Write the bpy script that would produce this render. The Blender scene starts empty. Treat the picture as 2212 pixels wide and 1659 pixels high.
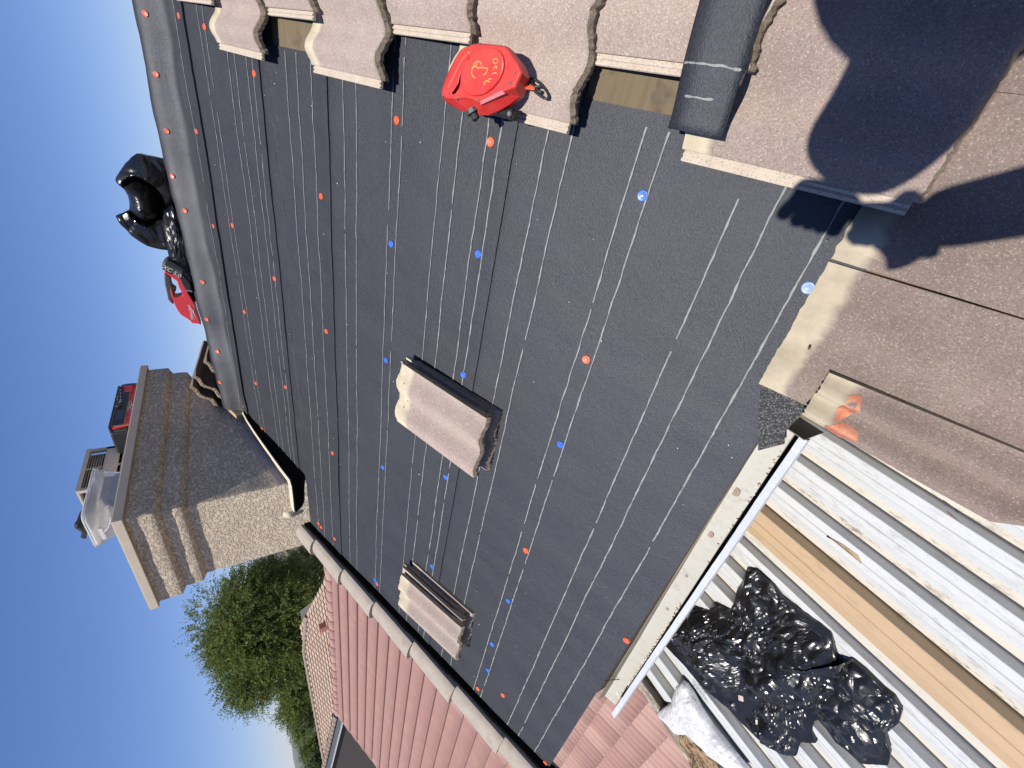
import bpy, bmesh, math, random
from math import radians as RAD, sin, cos, pi
from mathutils import Vector, Matrix, noise
random.seed(7)
SC = bpy.context.scene
COL = SC.collection

# ------------------------------------------------------------------ camera
PITCH = RAD(22.7)
CP, SP = cos(PITCH), sin(PITCH)
NRM = Vector((0, -SP, CP)); UPS = Vector((0, CP, SP))
CAM = NRM * 1.08
RX = Vector((0.18767831, -0.48760589, -0.85265312)).normalized()
RY = Vector((-0.82926925, -0.54387645, 0.12849482))
RZ = RX.cross(RY).normalized(); RY = RZ.cross(RX).normalized()
FPX = 937.7                                    # focal length on a 2212 pixel wide picture
cam_d = bpy.data.cameras.new('camera'); cam = bpy.data.objects.new('camera', cam_d); COL.objects.link(cam)
cam.matrix_world = Matrix(((RX.x, -RY.x, -RZ.x, CAM.x), (RX.y, -RY.y, -RZ.y, CAM.y), (RX.z, -RY.z, -RZ.z, CAM.z), (0, 0, 0, 1)))
cam_d.lens = 36 * FPX / 2212; cam_d.sensor_width = 36; cam_d.clip_start = 0.02; cam_d.clip_end = 9000
SC.camera = cam

# ------------------------------------------------------------------ sky, sun, exposure
LDIR = Vector((-0.045, 0.415, -1.0)).normalized()      # the way the sunlight travels
w = bpy.data.worlds.new('World'); SC.world = w; w.use_nodes = True
wn = w.node_tree.nodes; bg = wn['Background']
sky = wn.new('ShaderNodeTexSky'); sky.sky_type = 'NISHITA'; sky.sun_disc = False
sky.sun_elevation = math.asin(-LDIR.z); sky.sun_rotation = math.atan2(-LDIR.x, -LDIR.y)
sky.air_density = 1.0; sky.dust_density = 0.25; sky.ozone_density = 4.0; sky.altitude = 300
hsv = wn.new('ShaderNodeHueSaturation'); hsv.inputs['Saturation'].default_value = 1.15; tint = wn.new('ShaderNodeMix'); tint.data_type = 'RGBA'; tint.blend_type = 'MULTIPLY'; tint.inputs[0].default_value = 1; tint.inputs[7].default_value = (1.13, 1.04, 1.21, 1)
w.node_tree.links.new(sky.outputs[0], tint.inputs[6]); w.node_tree.links.new(tint.outputs[2], hsv.inputs['Color'])
w.node_tree.links.new(hsv.outputs[0], bg.inputs[0]); bg.inputs[1].default_value = 0.073
sun_d = bpy.data.lights.new('sun', 'SUN'); sun_d.energy = 5.0; sun_d.angle = RAD(0.53); sun_d.color = (1.0, 0.955, 0.89)
sun = bpy.data.objects.new('sun', sun_d); COL.objects.link(sun)
sun.rotation_euler = LDIR.to_track_quat('-Z', 'Y').to_euler(); sun.location = (0, -3, 8)
SC.view_settings.view_transform = 'Standard'; SC.view_settings.look = 'None'
SC.view_settings.exposure = 0.52; SC.view_settings.gamma = 1; SC.view_settings.use_curve_mapping = False
SC.cycles.max_bounces = 6; SC.cycles.transparent_max_bounces = 12; SC.cycles.volume_bounces = 0

# ------------------------------------------------------------------ geometry helpers
def W(s, t, n=0.0):
    return Vector((s, 0, 0)) + UPS * t + NRM * n
RM = Matrix(((1, 0, 0, 0), (0, CP, -SP, 0), (0, SP, CP, 0), (0, 0, 0, 1)))   # roof frame (s,t,n) -> world
def ray(x, y):
    return RX * ((x - 1106) / FPX) + RY * ((y - 829.5) / FPX) + RZ
def at(x, y, n=0.0):
    """measured picture point -> roof coordinates (s,t,n) at height n above the deck"""
    d = ray(x, y); k = (n - CAM.dot(NRM)) / d.dot(NRM); P = CAM + d * k
    return Vector((P.x, P.dot(UPS), n))
def hit(x, y, P0, nn):
    d = ray(x, y); return CAM + d * ((Vector(P0) - CAM).dot(nn) / d.dot(nn))
def nz(x, y, z=0.0):
    return noise.noise(Vector((x, y, z)))
def smooth(a, b, x):
    u = min(1, max(0, (x - a) / (b - a))); return u * u * (3 - 2 * u)
def interp(pts, x):
    if x <= pts[0][0]: return pts[0][1]
    for (a, b), (c, d) in zip(pts, pts[1:]):
        if x <= c: return b + (d - b) * (x - a) / (c - a)
    return pts[-1][1]

def mesh(name, vs, fs, mats, midx=None, smoothed=False):
    me = bpy.data.meshes.new(name); me.from_pydata([tuple(v) for v in vs], [], fs)
    for m in (mats if isinstance(mats, (list, tuple)) else [mats]): me.materials.append(m)
    if midx: me.polygons.foreach_set('material_index', midx)
    if smoothed: me.polygons.foreach_set('use_smooth', [True] * len(me.polygons))
    me.update(); return me
def link(name, data, parent=None, mw=None, **props):
    o = bpy.data.objects.new(name, data); COL.objects.link(o)
    if parent is not None: o.parent = parent
    if mw is not None: o.matrix_basis = mw
    for k, v in props.items(): o[k] = v
    return o
def part(name, vs, fs, mats, parent=None, mw=None, midx=None, smoothed=False, **props):
    return link(name, mesh(name, vs, fs, mats, midx, smoothed), parent, mw, **props)
def thing(name, label, category, mw=None, group=None):
    o = link(name, None, None, mw); o['label'] = label; o['category'] = category; o.empty_display_size = 0.1
    if group: o['group'] = group
    return o
def tag(o, label, category, group=None):
    o['label'] = label; o['category'] = category
    if group: o['group'] = group
    return o

class MB:
    """collects simple shapes into one mesh"""
    def __init__(s): s.v = []; s.f = []; s.m = []
    def add(s, vs, fs, mi=0):
        b = len(s.v); s.v += [Vector(v) for v in vs]; s.f += [tuple(b + i for i in f) for f in fs]; s.m += [mi] * len(fs); return s
    def box(s, x0, x1, y0, y1, z0, z1, mi=0, M=None, bev=0.0):
        x0, x1 = min(x0, x1), max(x0, x1); y0, y1 = min(y0, y1), max(y0, y1); z0, z1 = min(z0, z1), max(z0, z1)
        if bev > 0:
            bm = bmesh.new(); bmesh.ops.create_cube(bm, size=1)
            for v in bm.verts: v.co = Vector(((x0 + x1) / 2 + v.co.x * (x1 - x0), (y0 + y1) / 2 + v.co.y * (y1 - y0), (z0 + z1) / 2 + v.co.z * (z1 - z0)))
            bmesh.ops.bevel(bm, geom=list(bm.edges), offset=bev, segments=2, profile=0.5, affect='EDGES')
            vs = [v.co.copy() for v in bm.verts]; fs = [[v.index for v in f.verts] for f in bm.faces]; bm.free()
        else:
            vs = [Vector((x, y, z)) for x in (x0, x1) for y in (y0, y1) for z in (z0, z1)]
            fs = [(0, 1, 3, 2), (4, 6, 7, 5), (0, 4, 5, 1), (2, 3, 7, 6), (0, 2, 6, 4), (1, 5, 7, 3)]
        if M is not None: vs = [M @ v for v in vs]
        return s.add(vs, fs, mi)
    def prism(s, poly, z0, z1, mi=0, M=None, mside=None, ch=0.0):
        n = len(poly); c = sum((Vector((p[0], p[1])) for p in poly), Vector((0, 0))) / n
        def ring(z, k): return [Vector((c.x + (p[0] - c.x) * k, c.y + (p[1] - c.y) * k, z)) for p in poly]
        rings = [ring(z0, 1)]
        if ch > 0:
            R0 = max((Vector(p[:2]) - c).length for p in poly)
            rings += [ring(z1 - ch, 1), ring(z1 - ch * 0.3, 1 - 0.3 * ch / R0), ring(z1, 1 - ch / R0)]
        else: rings += [ring(z1, 1)]
        vs = [v for r in rings for v in r]; fs = []
        for k in range(len(rings) - 1):
            for i in range(n):
                j = (i + 1) % n; fs.append((k * n + i, k * n + j, (k + 1) * n + j, (k + 1) * n + i))
        if M is not None: vs = [M @ v for v in vs]
        b = len(fs); s.add(vs, fs, mi if mside is None else mside)
        s.add([vs[i] for i in range(n)], [tuple(reversed(range(n)))], mi)
        s.add([vs[(len(rings) - 1) * n + i] for i in range(n)], [tuple(range(n))], mi); return s
    def tube(s, pts, r, seg=8, mi=0, closed=False, caps=True):
        pts = [Vector(p) for p in pts]; n = len(pts); rr = r if isinstance(r, (list, tuple)) else [r] * n
        vs = []; prev = None
        for i, p in enumerate(pts):
            a = pts[(i - 1) % n] if (closed or i > 0) else p; b = pts[(i + 1) % n] if (closed or i < n - 1) else p
            d = (b - a).normalized()
            if prev is None:
                u = d.cross(Vector((0, 0, 1)));  u = d.cross(Vector((0, 1, 0))) if u.length < 0.1 else u
            else: u = prev - d * prev.dot(d)
            u.normalize(); prev = u; v2 = d.cross(u)
            vs += [p + (u * cos(2 * pi * k / seg) + v2 * sin(2 * pi * k / seg)) * rr[i] for k in range(seg)]
        fs = []
        for i in range(n if closed else n - 1):
            for k in range(seg):
                k2 = (k + 1) % seg; i2 = (i + 1) % n
                fs.append((i * seg + k, i * seg + k2, i2 * seg + k2, i2 * seg + k))
        if caps and not closed:
            fs.append(tuple(reversed(range(seg)))); fs.append(tuple((n - 1) * seg + k for k in range(seg)))
        return s.add(vs, fs, mi)
    def cyl(s, p0, p1, r, seg=16, mi=0): return s.tube([p0, p1], r, seg, mi)
    def obj(s, name, mats, parent=None, mw=None, smoothed=False, **props):
        return part(name, s.v, s.f, mats, parent, mw, s.m, smoothed, **props)

def loft(rows, closed=False):
    """rows of points -> quads"""
    m = len(rows[0]); vs = [p for r in rows for p in r]; fs = []
    for i in range(len(rows) - 1):
        for k in range(m if closed else m - 1):
            k2 = (k + 1) % m
            fs.append((i * m + k, i * m + k2, (i + 1) * m + k2, (i + 1) * m + k))
    return vs, fs

# ------------------------------------------------------------------ materials
class NT:
    def __init__(s, name):
        s.m = bpy.data.materials.new(name); s.m.use_nodes = True; s.t = s.m.node_tree; s.n = s.t.nodes
        s.b = s.n['Principled BSDF']; s.tc = s.n.new('ShaderNodeTexCoord')
        s.oi = s.n.new('ShaderNodeObjectInfo')
        vm = s.n.new('ShaderNodeVectorMath'); vm.operation = 'MULTIPLY_ADD'
        s.t.links.new(s.oi.outputs['Random'], vm.inputs[0]); vm.inputs[1].default_value = (17, 31, 5)
        s.t.links.new(s.tc.outputs['Object'], vm.inputs[2]); s.co = vm.outputs[0]; s.obj = s.tc.outputs['Object']
    def L(s, a, b): s.t.links.new(a, b)
    def mp(s, scale, co=None):
        m = s.n.new('ShaderNodeMapping'); m.inputs['Scale'].default_value = scale if hasattr(scale, '__len__') else (scale,) * 3
        s.L(co or s.co, m.inputs[0]); return m.outputs[0]
    def noise(s, scale, detail=4, rough=0.55, co=None, dist=0.0):
        t = s.n.new('ShaderNodeTexNoise'); s.L(s.mp(scale, co), t.inputs['Vector']); t.inputs['Scale'].default_value = 1
        t.inputs['Detail'].default_value = detail; t.inputs['Roughness'].default_value = rough; t.inputs['Distortion'].default_value = dist
        return t.outputs[0]
    def vor(s, scale, out='Distance', feature='F1', co=None):
        t = s.n.new('ShaderNodeTexVoronoi'); s.L(s.mp(scale, co), t.inputs['Vector']); t.inputs['Scale'].default_value = 1; t.feature = feature
        return t.outputs[out]
    def ramp(s, fac, stops, interp='LINEAR'):
        r = s.n.new('ShaderNodeValToRGB'); s.L(fac, r.inputs[0]); e = r.color_ramp.elements; r.color_ramp.interpolation = interp
        while len(e) < len(stops): e.new(0.5)
        for k, (p, c) in enumerate(stops):
            e[k].position = p; e[k].color = (*(c if hasattr(c, '__len__') else (c,) * 3), 1)
        return r.outputs[0]
    def mix(s, fac, a, b, mode='MIX'):
        m = s.n.new('ShaderNodeMix'); m.data_type = 'RGBA'; m.blend_type = mode
        for ii, inp, v in ((0, m.inputs[0], fac), (6, m.inputs[6], a), (7, m.inputs[7], b)):
            if hasattr(v, 'is_linked') or hasattr(v, 'links'): s.L(v, inp)
            elif hasattr(v, '__len__'): inp.default_value = (*v, 1)
            else: inp.default_value = v if ii == 0 else (v, v, v, 1)
        return m.outputs[2]
    def math(s, op, a, b=0.0):
        m = s.n.new('ShaderNodeMath'); m.operation = op
        for i, v in enumerate((a, b)):
            if hasattr(v, 'links'): s.L(v, m.inputs[i])
            else: m.inputs[i].default_value = v
        return m.outputs[0]
    def sep(s, co, axis):
        x = s.n.new('ShaderNodeSeparateXYZ'); s.L(co, x.inputs[0]); return x.outputs[axis]
    def bump(s, h, strength, dist, prev=None):
        b = s.n.new('ShaderNodeBump'); s.L(h, b.inputs['Height']); b.inputs['Strength'].default_value = strength; b.inputs['Distance'].default_value = dist
        if prev is not None: s.L(prev, b.inputs['Normal'])
        return b.outputs[0]
    def out(s, color=None, rough=0.8, normal=None, metal=0.0, spec=0.5, dr=0.0, k=0.71, **kw):
        B = s.b.inputs; B['Diffuse Roughness'].default_value = dr
        if hasattr(color, 'links'): color = s.mix(1.0, color, (k, k, k), 'MULTIPLY')
        elif color is not None: color = [c * k for c in color]
        for key, v in (('Base Color', color), ('Roughness', rough), ('Normal', normal), ('Metallic', metal), ('Specular IOR Level', spec)):
            if v is None: continue
            if hasattr(v, 'links'): s.L(v, B[key])
            elif key == 'Base Color': B[key].default_value = (*v, 1)
            else: B[key].default_value = v
        for k, v in kw.items(): B[k.replace('_', ' ')].default_value = v
        return s.m
def simple(name, col, rough=0.6, var=0.12, scale=8, bumpd=0.0, bscale=60, metal=0.0, spec=0.5, **kw):
    t = NT(name); f = t.noise(scale, 5)
    c = t.ramp(f, [(0.25, [x * (1 - var) for x in col]), (0.75, [min(1, x * (1 + var)) for x in col])])
    nrm = t.bump(t.noise(bscale, 4), 0.5, bumpd) if bumpd else None
    return t.out(c, rough, nrm, metal, spec, **kw)

def m_felt():
    t = NT('felt_underlayment')
    big = t.noise((1.6, 1.2, 1), 4, 0.6); mid = t.noise((9, 6, 9), 4, 0.6); fine = t.noise((160, 250, 160), 4, 0.65)
    c = t.mix(t.ramp(big, [(0.3, 0.0), (0.7, 1.0)]), (0.007, 0.0085, 0.013), (0.013, 0.015, 0.021))
    c = t.mix(t.ramp(mid, [(0.35, 0.0), (0.8, 0.5)]), c, (0.014, 0.0155, 0.019))
    c = t.mix(t.ramp(fine, [(0.38, 0.0), (0.66, 0.7)]), c, (0.042, 0.045, 0.053))
    dust = t.ramp(t.noise((3.2, 2.1, 1), 6, 0.7), [(0.55, 0.0), (0.78, 0.32)])
    c = t.mix(dust, c, (0.036, 0.034, 0.031))
    n1 = t.bump(t.noise((210, 330, 260), 4, 0.65), 0.8, 0.0026)
    n2 = t.bump(t.noise((34, 20, 30), 3, 0.55, dist=0.4), 0.20, 0.008, n1)
    m = t.out(c, 0.6, n2, dr=0.8)
    df = t.n.new('ShaderNodeBsdfDiffuse'); gl = t.n.new('ShaderNodeBsdfGlossy'); mx = t.n.new('ShaderNodeMixShader'); mx.inputs[0].default_value = 0.055
    col = t.b.inputs['Base Color'].links[0].from_socket; t.L(col, df.inputs['Color']); df.inputs['Roughness'].default_value = 0.9; t.L(n2, df.inputs['Normal'])
    gl.inputs['Color'].default_value = (0.92, 0.94, 1.0, 1); t.L(t.ramp(mid, [(0.2, 0.50), (0.8, 0.58)]), gl.inputs['Roughness']); t.L(n2, gl.inputs['Normal'])
    t.L(df.outputs[0], mx.inputs[1]); t.L(gl.outputs[0], mx.inputs[2]); t.L(mx.outputs[0], t.n['Material Output'].inputs[0]); t.n.remove(t.b); return m
def m_tile(name, a, b, pink, header=(0.68, 0.59, 0.43), stain=0.3, dark=False):
    t = NT(name)
    big = t.noise((5, 9, 5), 4, 0.6); sp = t.noise(420, 2, 0.7); sp2 = t.vor(430, 'Color')
    c = t.mix(t.ramp(big, [(0.3, 0.0), (0.7, 1.0)]), a, b)
    c = t.mix(t.ramp(t.noise((3, 4, 3), 3, 0.5), [(0.45, 0.0), (0.7, 0.6)]), c, pink)
    g = t.n.new('ShaderNodeRGBToBW'); t.L(sp2, g.inputs[0])
    c = t.mix(t.ramp(g.outputs[0], [(0.25, 0.40), (0.42, 0.0)]), c, [x * 0.55 for x in a])
    c = t.mix(t.ramp(g.outputs[0], [(0.72, 0.0), (0.92, 0.55)]), c, [min(0.85, x * 1.55 + 0.05) for x in b])
    c = t.mix(t.ramp(t.noise((8, 3, 8), 5, 0.65), [(0.62, 0.0), (0.8, stain)]), c, (0.12, 0.10, 0.085))
    # uncoated cream strip at the head of the tile, ragged edge
    y = t.sep(t.obj, 1); e = t.math('ADD', y, t.math('MULTIPLY', t.noise((22, 8, 1), 4, 0.6), 0.05))
    hm = t.ramp(e, [(0.382, 0.0), (0.400, 1.0)])
    hc = t.mix(t.ramp(t.noise(16, 5, 0.65), [(0.4, 0.0), (0.7, 0.8)]), header, [x * 0.70 for x in header])
    c = t.mix(hm, c, hc)
    # a few nail holes in the head of the tile
    n1 = t.bump(g.outputs[0], 0.32, 0.0012); n1 = t.bump(sp, 0.3, 0.0012, n1); n2 = t.bump(t.noise(30, 3), 0.3, 0.004, n1)
    return t.out(c, 0.85, n2, spec=0.22, dr=0.7)
def m_concrete(name, a, b, rough=0.9, scale=40, moss=0.0, bd=0.004):
    t = NT(name); f = t.noise(scale, 6, 0.65)
    c = t.mix(t.ramp(f, [(0.3, 0.0), (0.7, 1.0)]), a, b)
    c = t.mix(t.ramp(t.vor(190, 'Distance'), [(0.1, 0.7), (0.38, 0.0)]), c, [x * 0.38 for x in a])
    if moss: c = t.mix(t.ramp(t.noise(9, 4), [(0.58, 0.0), (0.7, moss)]), c, (0.20, 0.16, 0.04))
    n1 = t.bump(t.noise(140, 4, 0.7), 0.7, bd)
    return t.out(c, rough, n1, spec=0.3)
def m_stucco():
    t = NT('stucco')
    lo = t.noise((38, 38, 62), 5, 0.6, dist=0.6); sm = t.noise(150, 3, 0.6)
    plate = t.ramp(lo, [(0.44, 0.0), (0.54, 1.0)]); big = t.noise(4, 4)
    c = t.mix(t.ramp(big, [(0.3, 0.0), (0.7, 1.0)]), (0.84, 0.70, 0.53), (0.92, 0.78, 0.60))
    c = t.mix(t.ramp(lo, [(0.34, 0.45), (0.46, 0.0)]), c, (0.60, 0.48, 0.34))
    h = t.math('ADD', plate, t.math('MULTIPLY', sm, 0.35))
    return t.out(c, 0.92, t.bump(h, 1.0, 0.010), spec=0.15, dr=0.5)
def m_white_metal(name, base, dirt, amt):
    t = NT(name); n = t.noise((60, 22, 60), 6, 0.75); st = t.noise((9, 2.5, 9), 4, 0.6)
    c = t.mix(t.ramp(t.noise(3, 3), [(0.3, 0), (0.7, 1)]), base, [x * 0.93 for x in base])
    f = t.math('MULTIPLY', t.ramp(n, [(0.50, 0.0), (0.62, 1.0)]), t.ramp(st, [(0.38, 0.0), (0.62, 1.0)]))
    c = t.mix(t.math('MULTIPLY', f, amt), c, dirt)
    c = t.mix(t.ramp(t.noise((260, 90, 260), 3, 0.7), [(0.62, 0.0), (0.74, 0.45)]), c, dirt)
    return t.out(c, 0.48, t.bump(n, 0.15, 0.001), spec=0.4)
def m_plastic_black(name='black_plastic_film', r=0.2):
    t = NT(name); a = t.noise(14, 5, 0.6)
    c = t.mix(t.ramp(a, [(0.56, 0.0), (0.8, 0.45)]), (0.012, 0.012, 0.013), (0.06, 0.05, 0.04))
    n1 = t.bump(t.noise((13, 10, 11), 3, 0.5, dist=1.2), 0.35, 0.012)
    return t.out(c, t.ramp(t.noise(9, 3), [(0.3, r), (0.7, r + 0.20)]), n1, spec=0.55)

M = {}
M['felt'] = m_felt()
M['line'] = simple('printed_grey_line', (0.27, 0.28, 0.27), 0.8, 0.25, 60, 0.001, 300)
M['tile'] = m_tile('tile_sandy', (0.40, 0.320, 0.270), (0.49, 0.405, 0.345), (0.48, 0.36, 0.32))
M['tile_mid'] = m_tile('tile_sandy_worn', (0.315, 0.250, 0.215), (0.40, 0.33, 0.28), (0.40, 0.29, 0.26), stain=0.4)
M['tile_brown'] = m_tile('tile_weathered_brown', (0.235, 0.182, 0.155), (0.31, 0.245, 0.205), (0.29, 0.205, 0.185), (0.58, 0.50, 0.37), 0.5)
M['butt'] = m_concrete('broken_tile_edge', (0.22, 0.17, 0.125), (0.33, 0.265, 0.20), moss=0.45)
M['cream'] = m_concrete('cream_tile_edge', (0.50, 0.42, 0.33), (0.60, 0.51, 0.42), 0.85, 25, bd=0.001)
M['underside'] = m_concrete('tile_underside', (0.055, 0.046, 0.042), (0.085, 0.073, 0.066))  # undersides darkened in colour, painting the shade in the tile stacks
M['rake'] = m_concrete('rake_tile_concrete', (0.36, 0.315, 0.265), (0.44, 0.385, 0.325), 0.9, 14, 0.3, 0.003)
M['ply'] = None
t = NT('plywood'); g = t.noise((5, 60, 5), 5, 0.6); c = t.mix(t.ramp(g, [(0.3, 0), (0.7, 1)]), (0.135, 0.098, 0.052), (0.18, 0.135, 0.078))
c = t.mix(t.ramp(t.noise(11, 4, 0.6), [(0.58, 0.0), (0.68, 0.7)]), c, (0.07, 0.055, 0.04)); M['ply'] = t.out(c, 0.85, t.bump(g, 0.3, 0.001))
M['orange'] = simple('orange_plastic', (0.80, 0.115, 0.035), 0.45, 0.1, 40)
M['blue'] = simple('blue_plastic', (0.045, 0.16, 0.68), 0.35, 0.12, 40)
M['blue_pale'] = simple('pale_blue_plastic', (0.30, 0.42, 0.80), 0.3, 0.35, 60)
M['steel'] = simple('steel', (0.55, 0.55, 0.55), 0.35, 0.1, 30, metal=1.0)
M['stucco'] = m_stucco()
M['cap_metal'] = m_concrete('painted_cap_metal', (0.62, 0.53, 0.41), (0.68, 0.59, 0.46), 0.6, 9, bd=0.0006)
M['flash_cream'] = m_concrete('cream_painted_flashing', (0.60, 0.52, 0.38), (0.70, 0.62, 0.48), 0.7, 18, bd=0.002)
M['shade_black'] = simple('painted_shade_black', (0.006, 0.006, 0.006), 0.95, 0.1, 20, spec=0.05)  # near-black that stands for shade under flashing, beside rake tiles, in the patio gap
M['pan_white'] = m_white_metal('white_enamel_metal', (0.68, 0.695, 0.69), (0.20, 0.155, 0.11), 0.3)
M['pan_dirty'] = m_white_metal('dirty_white_enamel', (0.66, 0.62, 0.54), (0.16, 0.12, 0.08), 0.85)
M['pan_shade'] = simple('shaded_white_enamel', (0.50, 0.51, 0.48), 0.5, 0.05, 5)  # the white enamel again, greyed to paint shade on the rising faces
M['pan_tan'] = m_white_metal('tan_enamel_metal', (0.56, 0.40, 0.245), (0.25, 0.16, 0.09), 0.3)
M['seam'] = simple('dark_seam', (0.10, 0.085, 0.07), 0.8, 0.3, 60)
M['gutter_in'] = m_white_metal('gutter_inside', (0.50, 0.48, 0.41), (0.30, 0.24, 0.17), 0.5)
M['gutter_lip'] = m_white_metal('gutter_lip_chipped_paint', (0.62, 0.65, 0.68), (0.80, 0.76, 0.70), 0.9)
M['gutter_dark'] = simple('gutter_tan_paint', (0.22, 0.185, 0.14), 0.6, 0.2, 14)
M['sealant'] = simple('tan_sealant', (0.36, 0.27, 0.2), 0.5, 0.2, 90, 0.001, 200)
M['side_tan'] = simple('tan_painted_flashing', (0.55, 0.46, 0.39), 0.7, 0.1, 8)
M['granule'] = None
t = NT('granule_shingle'); v = t.vor(420, 'Color'); g = t.n.new('ShaderNodeRGBToBW'); t.L(v, g.inputs[0])
M['granule'] = t.out(t.ramp(g.outputs[0], [(0.3, 0.008), (0.62, 0.03), (0.74, 0.13)]), 0.75, t.bump(g.outputs[0], 0.6, 0.002))
M['bag'] = m_plastic_black()
t = NT('red_housing'); f = t.noise(20, 5, 0.6)
c = t.mix(t.ramp(f, [(0.35, 0), (0.7, 1)]), (0.66, 0.028, 0.022), (0.74, 0.06, 0.045)); c = t.mix(t.ramp(t.noise(70, 5, 0.75), [(0.60, 0.0), (0.72, 0.25)]), c, (0.34, 0.07, 0.05))
M['red'] = t.out(c, 0.42, t.bump(t.noise(120, 3), 0.12, 0.0006))
M['red_tool'] = simple('red_tool_plastic', (0.70, 0.045, 0.06), 0.4, 0.08, 10)
M['marker'] = simple('yellow_marker', (0.75, 0.52, 0.12), 0.7, 0.15, 200)
M['rubber'] = simple('black_rubber', (0.018, 0.018, 0.019), 0.5, 0.2, 30)
M['grey_plastic'] = simple('dark_grey_plastic', (0.06, 0.06, 0.056), 0.5, 0.2, 12)
M['white_print'] = simple('white_print', (0.75, 0.73, 0.70), 0.6, 0.05, 20)
M['orange_strap'] = simple('orange_strap', (0.70, 0.10, 0.03), 0.5, 0.15, 30)
M['bag_white'] = None
t = NT('white_sack_film'); f = t.noise((7, 26, 7), 5, 0.6)
c = t.mix(t.ramp(f, [(0.3, 0), (0.7, 1)]), (0.60, 0.60, 0.615), (0.72, 0.72, 0.73)); c = t.mix(t.ramp(t.noise((14, 5, 9), 5, 0.7), [(0.62, 0.0), (0.74, 0.7)]), c, (0.26, 0.23, 0.18))
M['bag_white'] = t.out(c, 0.42, t.bump(t.noise((8, 34, 8), 4, 0.55, dist=0.8), 0.5, 0.008))
M['print_grey'] = simple('grey_print', (0.14, 0.14, 0.14), 0.7, 0.1, 20)
M['wood_old'] = None
t = NT('weathered_wood'); g = t.noise((26, 2.5, 26), 6, 0.7); c = t.mix(t.ramp(g, [(0.35, 0), (0.65, 1)]), (0.10, 0.075, 0.05), (0.36, 0.30, 0.22))
c = t.mix(t.ramp(t.noise((40, 12, 40), 5, 0.7), [(0.56, 0.0), (0.62, 0.7)]), c, (0.60, 0.58, 0.54)); M['wood_old'] = t.out(c, 0.85, t.bump(g, 0.4, 0.003))
t = NT('mulch_debris'); v = t.noise((60, 22, 60), 5, 0.75); M['debris'] = t.out(t.mix(t.ramp(v, [(0.42, 0), (0.56, 1)]), (0.035, 0.022, 0.013), (0.42, 0.28, 0.15)), 0.9, t.bump(v, 0.8, 0.01))
def pinkish(name, a, b, y):
    t = NT(name); c = t.mix(t.oi.outputs['Random'], a, b); c = t.mix(t.ramp(t.noise((4, 4, 4), 3), [(0.5, 0.0), (0.75, 0.35)]), c, y)
    c = t.mix(t.ramp(t.noise((60, 12, 60), 4), [(0.5, 0.0), (0.8, 0.25)]), c, [x * 0.6 for x in a]); return t.out(c, 0.8, t.bump(t.noise(90, 3), 0.3, 0.001), spec=0.3)
M['pink'] = pinkish('pink_tile', (0.355, 0.200, 0.175), (0.46, 0.29, 0.245), (0.50, 0.32, 0.21))
M['tan_tile'] = pinkish('tan_tile', (0.43, 0.305, 0.225), (0.50, 0.365, 0.29), (0.50, 0.39, 0.23))
M['brown_cap'] = pinkish('brown_ridge_tile', (0.27, 0.215, 0.17), (0.31, 0.25, 0.2), (0.3, 0.22, 0.15))
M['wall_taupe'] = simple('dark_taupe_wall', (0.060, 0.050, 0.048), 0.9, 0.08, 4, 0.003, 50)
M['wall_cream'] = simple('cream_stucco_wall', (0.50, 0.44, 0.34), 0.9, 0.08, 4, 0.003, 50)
M['white_trim'] = simple('white_trim_paint', (0.66, 0.66, 0.64), 0.5, 0.06, 4)
M['glass_dark'] = simple('dark_window_glass', (0.03, 0.035, 0.04), 0.1, 0.1, 3)
def leafmat(name, a, b, tr=0.25):
    t = NT(name); c = t.mix(t.ramp(t.noise(1.3, 3, co=t.obj), [(0.35, 0), (0.65, 1)]), a, b); c = t.mix(t.ramp(t.noise(9, 2, co=t.obj), [(0.4, 0), (0.7, 0.7)]), c, [x * 0.5 for x in a])
    t.out(c, 0.6, spec=0.3); tl = t.n.new('ShaderNodeBsdfTranslucent'); mx = t.n.new('ShaderNodeMixShader'); t.L(c, tl.inputs[0]); mx.inputs[0].default_value = tr
    t.L(t.b.outputs[0], mx.inputs[1]); t.L(tl.outputs[0], mx.inputs[2]); t.L(mx.outputs[0], t.n['Material Output'].inputs[0]); return t.m
M['leaf'] = leafmat('feathery_leaves', (0.115, 0.165, 0.035), (0.23, 0.275, 0.055), 0.35)
M['leaf_dark'] = leafmat('dark_leaves', (0.085, 0.125, 0.045), (0.14, 0.18, 0.06))
M['bark'] = simple('bark', (0.10, 0.075, 0.055), 0.9, 0.3, 8, 0.02, 20)
M['ground'] = simple('dry_ground', (0.22, 0.18, 0.12), 0.95, 0.25, 0.08)
M['hill'] = simple('chaparral_hill', (0.115, 0.12, 0.085), 0.95, 0.2, 0.004)

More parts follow.
